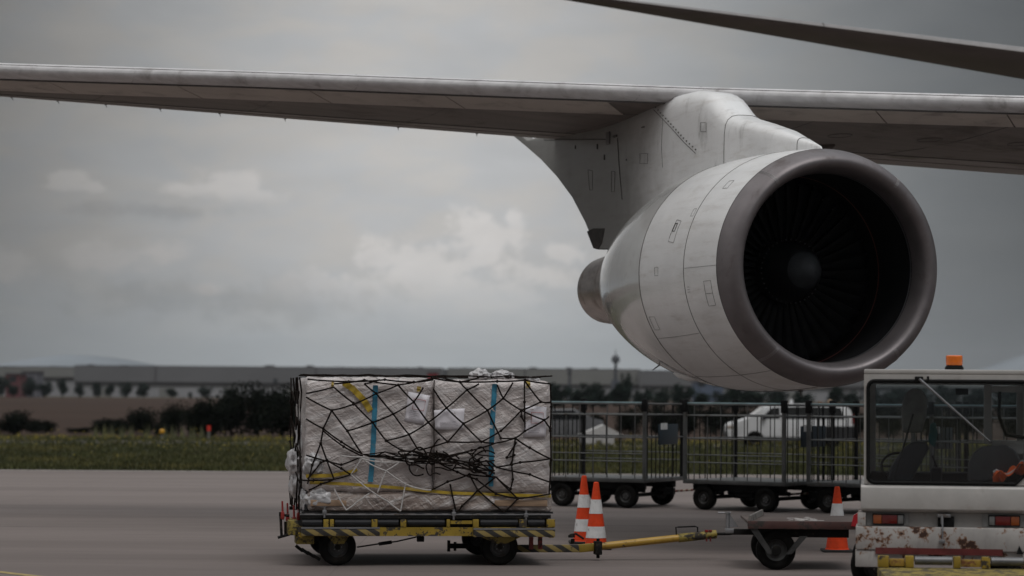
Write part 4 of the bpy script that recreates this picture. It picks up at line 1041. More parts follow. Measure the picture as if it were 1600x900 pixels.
ropes = [[(185, 145), (270, 118)], [(185, 160), (260, 215), (325, 300), (385, 395)], [(270, 120), (350, 185), (430, 265), (485, 340), (550, 380), (600, 385), (640, 400)],
 [(395, 105), (445, 145), (515, 230), (580, 315), (620, 380)], [(535, 110), (600, 180), (660, 265), (740, 345)], [(680, 125), (735, 205), (805, 270), (880, 345), (930, 350)],
 [(790, 97), (820, 130), (905, 215), (960, 330), (1020, 330)], [(945, 110), (970, 165), (1045, 215)], [(1060, 95), (1125, 180), (1165, 182)],
 [(260, 215), (350, 190), (445, 145), (535, 110)], [(325, 300), (430, 265), (515, 230), (600, 180), (640, 120)], [(485, 340), (580, 315), (660, 265), (735, 205), (820, 130), (870, 105)],
 [(740, 345), (805, 270), (905, 215), (970, 165), (1010, 100)], [(880, 345), (960, 300), (1045, 215), (1125, 180)], [(1045, 215), (1140, 255), (1165, 290), (1168, 330)], [(1060, 300), (1140, 255), (1160, 240)],
 [(260, 215), (225, 290), (215, 350), (240, 420), (270, 500)], [(185, 250), (225, 290), (300, 345), (385, 395)], [(225, 300), (310, 365), (390, 405)], [(215, 350), (180, 440), (160, 520)],
 [(270, 500), (340, 480)], [(160, 500), (215, 430), (240, 420), (300, 455), (340, 480)], [(165, 545), (215, 520), (270, 500)], [(185, 400), (300, 440), (385, 405)],
 [(750, 520), (775, 635)], [(830, 480), (865, 545), (970, 635)], [(865, 545), (800, 610), (780, 635)], [(865, 545), (940, 490)], [(940, 490), (1030, 580), (975, 635)], [(1030, 580), (1165, 560)],
 [(940, 350), (1020, 330), (1060, 300), (1058, 180), (1058, 95)], [(1020, 330), (1080, 370), (1165, 415)], [(940, 450), (1040, 430), (1165, 415)], [(940, 450), (1080, 480), (1165, 512)],
 [(1020, 330), (1005, 440), (1010, 500), (1000, 540), (950, 500)], [(1045, 215), (1045, 240), (1062, 270)], [(1025, 345), (985, 410), (1015, 400), (1000, 440)], [(130, 500), (185, 505), (270, 500)],
 [(270, 105), (395, 90), (535, 110), (680, 82), (790, 97), (945, 95), (1060, 90), (1165, 105)], [(160, 86), (330, 96), (480, 88), (600, 98), (680, 88)], [(395, 105), (460, 88)], [(720, 80), (790, 97), (870, 80)], [(1165, 105), (1168, 200), (1165, 300), (1168, 420), (1160, 560)],
 [(560, 395), (700, 410), (840, 380), (940, 350)], [(620, 380), (740, 345), (880, 345)], [(670, 545), (740, 510), (830, 480), (940, 490)], [(700, 430), (780, 470), (860, 500), (940, 560), (1030, 580)]]
b = MB()
for q in ropes: rope(b, q)
for q in ropes:
    for z_ in q[1:-1]: 
        p = D(*Z(*z_), LYN - .004); bmesh.ops.create_icosphere(b.bm, subdivisions=1, radius=.021, matrix=Matrix.Translation(p))
b.build('net_ropes', m_rope, net)
b = MB(); rnd = random.Random(5)
for i in range(17):
    cx = rnd.uniform(600, 905); cy = 425 + (cx - 755) * .10 + rnd.gauss(0, 20); rx = rnd.uniform(25, 85); ry = rnd.uniform(12, 46); ph = rnd.uniform(0, 6.28); span = rnd.uniform(2.2, 5.5); tl = rnd.uniform(-.3, .5)
    zs = []
    for k in range(26):
        t = ph + span * k / 25; x = rx * math.cos(t); y = ry * math.sin(t) * (1 + .3 * math.sin(3 * t)); zs.append((cx + x * math.cos(tl) - y * math.sin(tl) * .5, cy + y * math.cos(tl) + x * math.sin(tl) * .5))
    rope(b, zs, rnd.uniform(.009, .012), LYN - rnd.uniform(0, .06), 0)
for i in range(9):
    y = 340 + i * 4; rope(b, [(385 + i * 5, 395 + i * 2), (480, 400 + rnd.uniform(-14, 22)), (600, 415 + rnd.uniform(-20, 25)), (700, 410 + rnd.uniform(-30, 30)), (820, 400 + rnd.uniform(-30, 60)), (935, 460 + rnd.uniform(-60, 40))], .008, LYN - rnd.uniform(0, .03))
b.build('rope_tangle', m_rope, net)
b = MB()
for q in ([(300, 403), (385, 408), (480, 412), (590, 405)], [(385, 415), (470, 430), (600, 425)], [(385, 412), (425, 440), (485, 465), (565, 520), (555, 575), (545, 632)], [(385, 412), (340, 480), (380, 515), (425, 550), (370, 590), (320, 628)], [(485, 465), (470, 500), (450, 555)], [(425, 550), (490, 590), (545, 632)], [(565, 520), (620, 538), (672, 545)], [(485, 465), (540, 430), (595, 400)], [(560, 430), (590, 445), (575, 410), (595, 405)], [(610, 468), (620, 445)], [(270, 540), (320, 628)], [(300, 400), (302, 430)]):
    rope(b, q, .009, LYN - .02)
b.build('white_rope', m_ropew, net)
# ropes over the top and down the left end
b = MB()
Lx = D(472, 700, .3).x - .03
for i in range(5):
    ly = .02 + i * (DW - .2) / 4
    pts = [Vector((Lx + .03 * noise.noise(Vector((i, k * .7, 0))) - .01, ly + .12 * math.sin(k * 1.7 + i), zb + (ztop - zb) * k / 9)) for k in range(10)]
    b.tube(pts, .011, 6)
for i in range(5):
    z_ = zb + .1 + i * .32; b.tube([Vector((Lx - .015 + .02 * math.sin(k + i), k * (DW - .2) / 8, z_ + .09 * math.sin(k * 2.1 + i * 2))) for k in range(9)], .010, 6)
for i in range(9):
    x = cl + .15 + i * .33; b.tube([Vector((x + .1 * math.sin(k * 2 + i), k * (DW - .2) / 8 + .03, ztop + .022)) for k in range(9)], .010, 6)
for i in range(4):
    ly = .15 + i * .5; b.tube([Vector((cl + (cr - cl) * k / 12, ly + .2 * math.sin(k * 1.9 + i), ztop + .03 + .012 * math.sin(k * 2.7 + i))) for k in range(13)], .009, 6)
b.build('net_sides', m_rope, net)

# ------------------------------------------------------------------ cones
def cone(px, ytop, ybase, label, nb, colours, dark_base):
    g = gnd(px, ybase); H = at(px, ytop, g.y).z
    r = root('traffic_cone', (g.x, g.y, 0), random.uniform(-.2, .2), label, 'traffic cone', 'orange and white traffic cones')
    mo = M('cone_orange', (.66, .058, .014), .6, spec=.2, var=.12, scale=9, dirt=(.42, .07, .03), dscale=7, dlo=.6, dhi=.75); mw = M('cone_white', (.66, .66, .66), .5, var=.1, scale=9, dirt=(.30, .29, .28), dscale=7)
    def cr_(z): return .155 + (.034 - .155) * (z - .03) / (H - .03)
    prof = [(.03, cr_(.03) + .012), (.05, cr_(.05))]
    MB().lathe([(0.03, cr_(.03) + .02), (.045, cr_(.045)), (H * .5, cr_(H * .5)), (H - .01, cr_(H - .01)), (H, .024), (H, .0)], (0, 0, 0), (0, 0, 1), 32).build('cone_body', mo, r)
    for (f0, f1) in nb:
        MB().lathe([(H * f0, cr_(H * f0) + .003), (H * f1, cr_(H * f1) + .003)], (0, 0, 0), (0, 0, 1), 32).build('white_band', mw, r)
    MB().bb(-.21, .21, -.21, .21, 0, .035, bev=.012).build('base', M('cone_base', (.02, .02, .02), .8) if dark_base else mo, r)
    return r
cone(912, 743, 849, 'left traffic cone of the pair beside the yellow drawbar, slightly farther away', [(.53, .72), (.18, .36)], 0, True)
cone(931, 753, 858, 'right traffic cone of the pair beside the yellow drawbar, nearer one', [(.53, .74), (.17, .34)], 0, True)
cone(1308, 760, 862, 'lone traffic cone behind the flat trailer next to the tug', [(.36, .74)], 0, True)

# ------------------------------------------------------------------ flat trailer
g = gnd(1213, 891)
tr = root('flat_trailer', (g.x, g.y, 0), R_(-2), 'low dark flat trailer with a raised front lip between drawbar and tug', 'trailer')
def T_(px, py, ly=0.0): return LP(tr, px, py, ly)
m_deck = chipped('trailer_deck', (.085, .065, .058), (.15, .13, .12), .58, .68, 6, .6)
zd = T_(1240, 815, -.05).z; x0, x1 = T_(1168, 810, 0).x, T_(1352, 810, 0).x; TW = 1.55
MB().bb(x0, x1, -.05, TW, zd - .035, zd, bev=.006).build('deck', m_deck, tr)
MB().bb(x0, x1, -.075, -.051, zd - .09, zd + .005, bev=.004).build('side_rail', chipped('dark_red_rail', (.07, .03, .026), (.03, .025, .022), .5, .6, 7), tr)
MB().bb(T_(1180, 830).x, T_(1328, 830).x, .12, .2, zd - .20, zd - .092, bev=.006).build('chassis_beam', m_blk, tr)
MB().bb(T_(1180, 830).x, T_(1328, 830).x, TW - .3, TW - .22, zd - .2, zd - .036).build('chassis_beam', m_blk, tr)
MB().prism([(-.03, 0), (.03, 0), (.02, .13), (-.005, .13)], (x0 + .02, -.06, zd - .06), (1, 0, 0), (0, 0, 1), (.25, TW + .1, 0)).build('front_lip', chipped('lip_grey', (.17, .16, .15), (.06, .045, .04), .55, .62, 8), tr)
wx = T_(1213, 860, .0).x
for ly in (.02, TW - .5): wheel(tr, (wx if ly < .5 else wx + .0, ly + .08, .242), .242, .17)
MB().cyl((wx, .1, .242), (wx, TW - .2, .242), .03, None, 10).build('axle', m_blk, tr)
b = MB()
for (pa_, pb_) in (((1172, 826), (1200, 866)), ((1250, 838), (1228, 866))):
    A = T_(*pa_, -.05); B_ = T_(*pb_, -.05); b.prism([(0, 0), (.09, 0), ((B_ - A).x + .07, B_.z - A.z), ((B_ - A).x, B_.z - A.z)], A, (1, 0, 0), (0, 0, 1), (0, .04, 0))
b.build('wheel_strut', M('strut_grey', (.045, .045, .045), .5, .3, var=.3), tr)
MB().cyl((wx, -.06, .242), (wx, -.03, .242), .06, None, 14).build('hub_plate', m_blk, tr)
b = MB(); rnd = random.Random(3)
for i in range(26):
    x = T_(1255, 811).x + rnd.uniform(-.12, .22); y = rnd.uniform(.2, .9); b.tube([(x, y, zd + .002), (x + rnd.uniform(-.07, .07), y + rnd.uniform(-.2, .2), zd + .002), (x + rnd.uniform(-.1, .1), y + rnd.uniform(-.2, .2), zd + .002)], .005, 4)
b.build('chalk_scribble', M('chalk', (.40, .38, .37), .8), tr)
# hitch post
A = T_(1137, 834, .6)
b = MB().cyl(T_(1137, 833, .6), T_(1137, 802, .6), .026, None, 12).cyl(T_(1122, 801, .6), T_(1142, 801, .6), .011, None, 8).cyl(T_(1137, 803, .6), T_(1137, 800, .6), .034, None, 12)
b.box(T_(1140, 829, .6), (.12, .09, .05), bev=.006).prism([(0, 0), (.11, 0), (0, .16)], T_(1140, 823, .58), (1, 0, 0), (0, 0, 1), (0, .02, 0)); b.build('hitch_post', M('galvanised', (.27, .27, .28), .4, .7, var=.2), tr)
A = T_(1146, 831, .6); B_ = T_(1180, 831, .6)
MB().box((A + B_) / 2, ((B_ - A).length, .1, .07), bev=.006).build('tongue', m_blk, tr)
b = MB().prism([(0, 0), (.09, -.01), (.09, .17), (.03, .13)], T_(1330, 822, -.09), (1, 0, 0), (0, 0, 1), (0, .03, 0)); b.build('red_reflector_plate', M('reflector_red', (.34, .012, .02), .35, coat=.5), tr)

# ------------------------------------------------------------------ tug
ty = 27.2; TO = at(1340, 890, ty)
tug = root('baggage_tug', (TO.x, TO.y, 0), R_(-8.2), 'boxy white airport tug with rusty rear bumper and orange beacon', 'tug')
def U(px, py, ly=0.0): return LP(tug, px, py, ly)
m_tw = M('tug_white', (.40, .385, .37), .42, var=.08, scale=3, coat=.2, dirt=(.33, .30, .28), dscale=4, dlo=.5, dhi=.75)
m_tr = chipped('tug_rusty', (.40, .38, .365), (.04, .015, .008), .64, .67, 11, .5, second=(.20, .09, .04), n3w=1.5)
m_gsk = M('window_rubber', (.008, .008, .008), .7, spec=.12)
m_dark = M('cab_dark', (.016, .016, .018), .7, spec=.15, var=.2)
def glassmat(name, alpha=.82, tint=(.75, .8, .8)):
    m = bpy.data.materials.new(name); m.use_nodes = True; nt = m.node_tree; nt.nodes.clear(); t = NT(nt)
    o_ = t.n('ShaderNodeOutputMaterial'); mx = t.n('ShaderNodeMixShader'); tr_ = t.n('ShaderNodeBsdfTransparent'); gl = t.n('ShaderNodeBsdfGlossy'); lw = t.n('ShaderNodeFresnel')
    tr_.inputs[0].default_value = (*tint, 1); gl.inputs['Roughness'].default_value = .03; lw.inputs['IOR'].default_value = 1.5
    nz = t.noise(t.n('ShaderNodeTexCoord').outputs['Object'], 3, 4)
    t.link(t.m('ADD', t.m('MULTIPLY', lw.outputs[0], .45), t.m('MULTIPLY', nz, .012)), mx.inputs[0]); t.link(tr_.outputs[0], mx.inputs[1]); t.link(gl.outputs[0], mx.inputs[2]); t.link(mx.outputs[0], o_.inputs[0]); return m
m_gl = glassmat('cab_glass', tint=(.90, .92, .93))
TWd = 1.95; X0 = 0.0; cL = U(1350, 650).x; cR = cL + 1.80; zr = U(1400, 577).z
zw1 = U(1400, 597).z; zw0 = U(1400, 753).z; zbl = U(1400, 758).z
wl, wr_ = U(1358, 650).x, U(1606, 650).x; CD = 1.75
# cab: roof, rear wall ring, pillars
def frame_ring(b, xa, xb, za, zc, oxa, oxb, oza, ozc, y, th):
    b.bb(oxa, oxb, y, y + th, zc, ozc).bb(oxa, oxb, y, y + th, oza, za).bb(oxa, xa, y, y + th, za, zc).bb(xb, oxb, y, y + th, za, zc)
cab = MB(); cab.bb(cL, cR, 0, CD, zr - .05, zr, bev=.012)
frame_ring(cab, wl, wr_, zw0, zw1, cL, cR, zbl + .012, zr - .052, 0.0, .05)
frame_ring(cab, cL + .12, cR - .12, zw0 + .05, zw1 - .02, cL, cR, zbl - .3, zr - .052, CD - .05, .05)
for xs in (cL, cR - .05):
    cab.bb(xs, xs + .05, .052, .12, zbl, zr - .052).bb(xs, xs + .05, CD - .22, CD - .052, zbl, zr - .052).bb(xs, xs + .05, .122, CD - .222, zr - .14, zr - .052).bb(xs, xs + .05, .122, CD - .222, zbl - .3, zbl + .25).bb(xs, xs + .05, .9, .96, zbl + .252, zr - .142)
cab.build('cab', m_tw, tug)
# rear window
def rrect(xa, xb, za, zc, r, n=6, chamf=.0):
    pts = []
    for (cx, cz, a0) in ((xb - r, zc - r, 0), (xa + r, zc - r, 90), (xa + r, za + r, 180), (xb - r, za + r, 270)):
        if a0 == 270 and chamf: pts += [(xb - chamf, za), (xb, za + chamf)]; continue
        for k in range(n + 1): t = R_(a0 + 90 * k / n); pts.append((cx + r * math.cos(t), cz + r * math.sin(t)))
    return pts
o1 = rrect(wl - .01, wr_ + .01, zw0 - .01, zw1 + .01, .07, chamf=.14)
MB().tube([Vector((x, -.006, z)) for x, z in o1], .022, 6, True).build('window_seal', m_gsk, tug)
# corner gussets so that the opening is rounded
MB().prism(o1, (0, .02, 0), (1, 0, 0), (0, 0, 1), (0, .006, 0)).build('rear_window', m_gl, tug)
MB().prism([(wr_ + .01, zw0), (wr_ + .01, zw0 + .15), (wr_ - .135, zw0)], (0, -.001, 0), (1, 0, 0), (0, 0, 1), (0, .02, 0)).build('corner_gusset', m_tw, tug)
MB().bb(cL + .12, cR - .12, CD - .03, CD - .024, zw0 + .05, zw1 - .02).build('windscreen', m_gl, tug)
for xs in (cL + .02, cR - .03): MB().bb(xs, xs + .006, .124, CD - .224, zbl + .254, zr - .144).build('side_window', m_gl, tug)
# body
yb_ = zbl
zA_ = U(1400, 800).z; zB_ = U(1400, 822).z; zC_ = U(1400, 856).z
MB().prism([(0, zA_), (-.07, zA_ + .03), (-.055, zbl - .02), (-.02, zbl - .002), (.05, zbl)] + [(2.6, zbl), (2.6, zA_)], (U(1345, 780).x, 0, 0), (0, 1, 0), (0, 0, 1), (TWd - .08, 0, 0), .012).build('rear_body', m_tw, tug)
rb = MB().bb(.03, TWd - .05, .03, 2.6, zB_ - .02, zA_ - .004).build('light_panel', M('tug_grey', (.30, .29, .28), .5, var=.1, dirt=(.2, .17, .15), dscale=6), tug)
MB().bb(.0, .085, -.05, .5, zB_, zA_ - .006, bev=.006).build('corner_post', m_tr, tug)
bx0 = U(1337, 850).x; bw = TWd + .03
b = MB().bb(bx0, bx0 + bw, -.09, .6, zC_ - .02, zB_ - .004, bev=.014)
b.bb(bx0 - .003, bx0 + .25, -.075, .6, .32, zC_ - .022, bev=.012).bb(bx0 + bw - .25, bx0 + bw, -.075, .6, .32, zC_ - .022, bev=.012).bb(bx0 + .252, bx0 + bw - .252, -.05, .6, .38, zC_ - .022)
b.bb(bx0 + .02, bx0 + bw - .02, .602, 2.7, .34, zB_ - .03, bev=.02)
b.build('bumper', m_tr, tug)
MB().bb(U(1368, 860, -.1).x, U(1567, 860, -.1).x, -.097, -.0905, U(1400, 866, -.1).z, U(1400, 856, -.1).z).build('reflective_strip', M('dull_red', (.12, .022, .02), .45, var=.3, scale=5), tug)
MB().prism([(0, 0), (.075, 0), (.03, .09)], U(1588, 866, -.1), (1, 0, 0), (0, 0, 1), (0, .004, 0)).build('triangle_mark', m_gsk, tug)
# lamps
m_amb = M('lamp_amber', (.24, .06, .015), .25, coat=.6); m_rl = M('lamp_red', (.11, .008, .008), .22, coat=.6); m_cl = M('lamp_clear', (.14, .14, .14), .2, coat=.6)
def lamp(pa_, pb_, flip):
    xa, xb = U(pa_, 811, -.0).x, U(pb_, 811, -.0).x; za, zc = U(1400, 820, -.0).z, U(1400, 803, -.0).z
    L_ = MB().bb(xa - .005, xb + .005, -.015, .03, za, zc, bev=.008).build('rear_lamp', m_gsk, tug)
    MB().bb(xa - .07, xb + .06, .018, .0285, za - .01, zc + .01).build('lamp_plate', M('plate_grey', (.22, .22, .22), .5), L_)
    f = [0, .29, .80, 1]; mats = [m_amb, m_rl, m_cl]
    if flip: f = [0, .2, .71, 1]; mats = mats[::-1]
    for i in range(3):
        MB().bb(xa + (xb - xa) * f[i] + .003, xa + (xb - xa) * f[i + 1] - .003, -.028, -.012, za + .012, zc - .012, bev=.005).build('lens', mats[i], L_)
lamp(1364, 1412, False); lamp(1545, 1593, True)
# hood catch and rod
b = MB().box(U(1475, 806, -.03), (.14, .05, .035), bev=.006).box(U(1472, 812, -.04), (.03, .03, .09)); hc = b.build('hood_catch', m_stl, tug)
MB().box(U(1478, 815, -.0), (.17, .05, .11), bev=.01).build('catch_recess', m_gsk, hc)
MB().tube([U(1472, 806, -.07), U(1473, 830, -.11), U(1472, 846, -.12)], .009, 6).box(U(1472, 846, -.11), (.06, .05, .04), bev=.008).build('release_rod', m_stl, hc)
# wiper
pw = U(1436, 592, -.03); pe = U(1547, 690, -.035)
b = MB().tube([pw, pe], [.016, .008], 6); wp = b.build('wiper', M('wiper_alu', (.20, .20, .21), .4, .6), tug)
mid = U(1505, 654, -.03); MB().tube([mid + Vector((0, .012, 0)), pe + Vector((.02, .012, -.01))], .009, 6).build('wiper_blade', m_gsk, wp)
MB().box(pw + Vector((0, .02, -.005)), (.09, .05, .06), bev=.01).cyl(U(1450, 588, -.02), U(1450, 596, -.02), .012, None, 8).build('wiper_motor', m_gsk, wp)
# beacon
p = U(1491, 577, .3); p.z = zr
bc = MB().lathe([(0, .10), (.02, .10), (.045, .085), (.05, .085)], p, (0, 0, 1), 24, True).build('beacon', m_gsk, tug)
MB().lathe([(.05, .084), (.06, .088), (.145, .088), (.155, .08), (.158, 0)], p, (0, 0, 1), 32).build('beacon_dome', M('beacon_orange', (.75, .16, .008), .25, coat=.5, var=.08, scale=14), bc)
# interior
def seat(x, y, parent, lab):
    b = MB().box((x, y + .05, zbl - .05), (.46, .46, .14), bev=.05).box((x, y - .18, zbl + .18), (.46, .13, .52), rx=R_(8), bev=.05)
    return b.build('seat', m_dark, tug)
def seatback(pts, y, mat, nm, th=.12, lean=.0): return MB().prism([(U(px, py, y).x, U(px, py, y).z) for px, py in pts], (0, y, 0), (1, 0, 0), (0, 0, 1), (0, th, 0), .025).build(nm, mat, tug, 50)
seatback([(1512, 752), (1514, 722), (1522, 706), (1536, 697), (1572, 695), (1586, 703), (1596, 722), (1599, 752)], .35, M('seat_grey', (.035, .035, .038), .6, var=.2), 'seat')
seatback([(1385, 752), (1392, 728), (1412, 700), (1426, 690), (1446, 690), (1453, 700), (1440, 722), (1424, 752)], .45, M('seat_navy', (.010, .012, .018), .7), 'seat')
seatback([(1410, 676), (1408, 640), (1414, 616), (1426, 606), (1440, 608), (1449, 622), (1448, 650), (1440, 676)], .95, M('headrest_grey', (.16, .16, .155), .7, var=.2), 'headrest', .06)
seatback([(1450, 690), (1453, 662), (1462, 659), (1466, 680), (1460, 700)], .9, M('teal_cloth', (.02, .10, .11), .8), 'hanging_cloth', .03)
MB().bb(cL + .06, cR - .06, 1.2, 1.66, zbl - .3, zbl + .10, bev=.03).build('dashboard', m_dark, tug)
MB().bb(cL + .06, cR - .06, .06, 1.6, zbl - .34, zbl - .3).build('cab_floor', m_dark, tug)
c = Vector((wl + .32, 1.02, zbl + .17)); pts = []
for k in range(28):
    t = 2 * math.pi * k / 28; v = Vector((.19 * math.cos(t), .19 * math.sin(t), 0)); v.rotate(Matrix.Rotation(R_(50), 3, 'X')); pts.append(c + v)
sw = MB().tube(pts, .014, 8, True).cyl(c, c + Vector((0, .22, -.2)), .025, None, 8).tube([pts[0], c, pts[14]], .012, 6).tube([c, pts[21]], .012, 6).build('steering_wheel', m_dark, tug)
MB().box((wl + .72, .8, zbl + .02), (.12, .3, .3), bev=.03).tube([(wl + .75, .8, zbl + .1), (wl + .68, .75, zbl + .3)], .012, 6).build('gear_console', m_dark, tug)
MB().tube([(cL + .3, .3, zbl), (cL + .42, .35, zbl + .4), (cL + .52, .4, zbl + .75)], .01, 6).build('grab_cable', m_dark, tug)
MB().bb(U(1500, 0, .0).x, U(1521, 0, 0).x, CD - .12, CD - .08, U(1500, 617, CD).z, U(1500, 607, CD).z).build('sun_visor', m_gsk, tug)
# steel rails of the far side door
b = MB().bb(U(1537, 0, CD - .2).x, U(1549, 0, CD - .2).x, CD - .25, CD - .18, U(1540, 694, CD - .2).z, zw1 - .02, bev=.01).bb(U(1549, 0, CD - .2).x + .001, cR - .06, CD - .25, CD - .18, zw1 - .10, zw1 - .03).bb(U(1549, 0, CD - .2).x + .001, cR - .06, CD - .25, CD - .18, U(1540, 708, CD - .2).z, U(1540, 688, CD - .2).z); b.build('door_frame', m_tw, tug)
MB().tube([U(1562, 612, CD - .3), U(1561, 650, CD - .3), U(1572, 680, CD - .3), U(1604, 684, CD - .3)], .02, 6).build('mirror_arm', m_gsk, tug)
# driver seat person is not visible; an orange vest lies on the right seat
b = MB(); rows = []
for j in range(12):
    rr = []
    for i in range(16):
        u, v = i / 15, j / 11; rr.append(Vector((.34 * u + .04 * noise.noise(Vector((u * 3, v * 3, 0))), .30 * v, .16 * u * (1 - .5 * v) + .07 * noise.noise(Vector((u * 5, v * 4, 3))) + .05 * math.sin(9 * u + 4 * v))))
    rows.append(rr)
vt = root('safety_vest', tuple(MATW[tug.name] @ (U(1553, 751, .12) + Vector((0, 0, .02)))), R_(-8.2), 'crumpled orange safety vest lying inside the tug behind the rear window', 'vest')
MB().grid(rows).build('cloth', M('vest_orange', (.85, .13, .02), .6, var=.15), vt, 60, solid=.006)
b = MB().tube([rows[2][k] + Vector((0, 0, .01)) for k in range(16)], .012, 6).build('reflective_band', M('vest_band', (.5, .5, .5), .4), vt)
# wheels of the tug
for x in (.2, TWd - .2):
    for y in (.55, 2.1): wheel(tug, (x + (.02 if x < 1 else 0), y, .3), .3, .22)

# ------------------------------------------------------------------ near dolly at the bottom right, mostly below the frame
nd_o = at(1371, 868, 25.4)
nd = root('pallet_dolly', (nd_o.x, nd_o.y, 0), R_(-5), 'empty yellow roller dolly at the bottom right edge, before the tug bumper', 'pallet dolly')
def N(px, py, ly=0.0): return LP(nd, px, py, ly)
zt_ = N(1420, 868, 0).z; zb2 = N(1420, 886, 0).z
fr = MB().bb(0, 2.6, -1.8, .0, zb2 - .16, zb2 - .004, bev=.006).build('frame', m_yel2, nd)
for (a_, b_) in ((1371, 1388), (1414, 1427), (1489, 1500), (1533, 1546), (1600, 1612)):
    MB().bb(N(a_, 870).x, N(b_, 870).x, -.09, -.0, zb2, zt_, bev=.005).build('roller_bracket', m_yel, fr)
for (a_, b_) in ((1429, 1487), (1548, 1598)):
    MB().cyl((N(a_, 870).x, -.05, zt_ - .045), (N(b_, 870).x, -.05, zt_ - .045), .042, None, 20).build('edge_roller', M('roller_grey', (.13, .13, .135), .4, .4, var=.15), nd)
for (a_, b_) in ((1389, 1413), (1501, 1532)):
    MB().bb(N(a_, 870).x, N(b_, 870).x, -.06, -.02, zb2 + .01, zt_ - .03, bev=.004).build('stop_bar', chipped('yellow_rust', (.33, .21, .03), (.14, .05, .02), .50, .6, 7), nd)
for x in (.4, 2.2):
    for y in (-.3, -1.5): wheel(nd, (x, y, .2), .2, .15)

# ------------------------------------------------------------------ cage carts
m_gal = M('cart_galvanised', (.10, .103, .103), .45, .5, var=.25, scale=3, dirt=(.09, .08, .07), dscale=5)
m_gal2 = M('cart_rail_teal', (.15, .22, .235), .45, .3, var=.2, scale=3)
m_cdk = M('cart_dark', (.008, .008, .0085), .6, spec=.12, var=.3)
CL_, CW = 2.15, 1.85
s0 = 4000 / 46.5
zdk = CZ - (751 - 613.5) / s0; ztp_ = CZ - (631 - 613.5) / s0
def make_cart():
    r = root('cage_cart', (0, 0, 0), 0, 'x', 'luggage cart', 'grey cage carts standing in a line')
    b = MB().bb(0, CL_, 0, CW, zdk - .075, zdk, bev=.008); b.build('deck', m_gal, r)
    for y_ in (.2, CW - .28): MB().bb(.1, CL_ - .1, y_, y_ + .08, zdk - .2, zdk - .077).build('chassis', m_cdk, r)
    for (x, y) in ((0, 0), (CL_, 0), (0, CW), (CL_, CW)):
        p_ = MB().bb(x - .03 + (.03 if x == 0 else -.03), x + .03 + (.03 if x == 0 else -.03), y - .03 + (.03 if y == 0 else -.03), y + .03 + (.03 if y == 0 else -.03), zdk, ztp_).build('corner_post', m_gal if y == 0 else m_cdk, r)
        cx = x + (.03 if x == 0 else -.03); cy = y + (.03 if y == 0 else -.03)
        MB().bb(cx - .05, cx + .05, cy - .045, cy + .045, ztp_ - .16, ztp_ + .07, bev=.01).build('post_cap', m_cdk, p_)
    def panel(p0, d, L, dk, nbar, mid, name, dense=1):
        p0, d = Vector(p0), Vector(d); n_ = Vector((0, 0, 1)); b = MB(); H = ztp_ - zdk
        for h, rr in ((H - .02, .018), (H - .22, .016), (H - .64, .016)) + (((H - .94, .012), (H - 1.08, .012)) if mid else ()):
            b.cyl(p0 + n_ * (zdk + h) + d * .06, p0 + n_ * (zdk + h) + d * (L - .06), rr, None, 6)
        o_ = b.build(name, m_gal, r)
        b = MB()
        for i in range(nbar):
            t = (i + .8) * L / (nbar + .6); top = H - .22 if i % 2 else H - .03
            b.cyl(p0 + d * t + n_ * (zdk + .0), p0 + d * t + n_ * (zdk + top), .011, None, 6)
        b.build('bars', dk, o_)
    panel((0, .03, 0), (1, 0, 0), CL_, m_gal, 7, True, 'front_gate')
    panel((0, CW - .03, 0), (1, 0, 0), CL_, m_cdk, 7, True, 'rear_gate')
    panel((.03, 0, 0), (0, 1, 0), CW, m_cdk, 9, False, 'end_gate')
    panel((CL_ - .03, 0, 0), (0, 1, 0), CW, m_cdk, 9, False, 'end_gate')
    MB().cyl((.05, .03, ztp_ + .005), (CL_ - .05, .03, ztp_ + .005), .018, None, 6).build('top_rail', m_gal2, r)
    # sign plate hung on the right end
    sp_ = MB().bb(CL_ + .005, CL_ + .03, CW * .3, CW * .78, zdk + .62, zdk + 1.0, bev=.004).build('sign_plate', M('plate_navy', (.012, .022, .032), .5), r)
    MB().bb(CL_ + .031, CL_ + .036, CW * .34, CW * .5, zdk + .9, zdk + 1.02).build('paper_tag', M('tag_white', (.5, .5, .5), .6), sp_)
    for x in (.42, CL_ - .42):
        MB().cyl((x, .12, .225), (x, CW - .12, .225), .035, None, 8).build('axle', m_cdk, r)
        MB().prism([(-.22, zdk - .1), (.22, zdk - .1), (.05, .2), (-.05, .2)], (x, .25, 0), (1, 0, 0), (0, 0, 1), (0, .04, 0)).build('axle_bracket', m_cdk, r)
        for y in (.1, CW - .1): wheel(r, (x, y, .225), .225, .16, hub=.5)
    b = MB()
    b.tube([(.5, .4, .3), (.85, .4, zdk - .14), (1.2, .4, .3), (1.55, .4, zdk - .14)], .02, 6); b.bb(.9, 1.3, .3, .7, .22, .34, bev=.02)
    b.cyl((.42, CW / 2, .3), (CL_ - .42, CW / 2, .3), .04, None, 8)
    b.build('brake_linkage', m_cdk, r)
    A = Vector((-.02, CW / 2, .3)); MB().bb(-.25, .3, CW / 2 - .05, CW / 2 + .05, .25, .35).build('coupling', m_cdk, r)
    MB().tube([(-.25, CW / 2, .33), (-.95, CW / 2 - .05, .27)], .02, 8).build('drawbar', m_barber, r)
    MB().bb(CL_, CL_ + .18, CW / 2 - .05, CW / 2 + .05, .24, .36).cyl((CL_ + .15, CW / 2, .2), (CL_ + .15, CW / 2, .45), .02, None, 8).build('rear_hook', m_cdk, r)
    return r
m_barber = stripes('red_white_stripes', 0, 9.0, 0, (.38, .33, .25), (.16, .03, .02))
def place_cart(px, Y, yaw, first, label):
    P = at(px, 700, Y)
    if first: 
        first.location = (P.x, Y, 0); first.rotation_euler = (0, 0, yaw); first['label'] = label; return first
    return dup(cart0, (P.x, Y, 0), yaw, label)
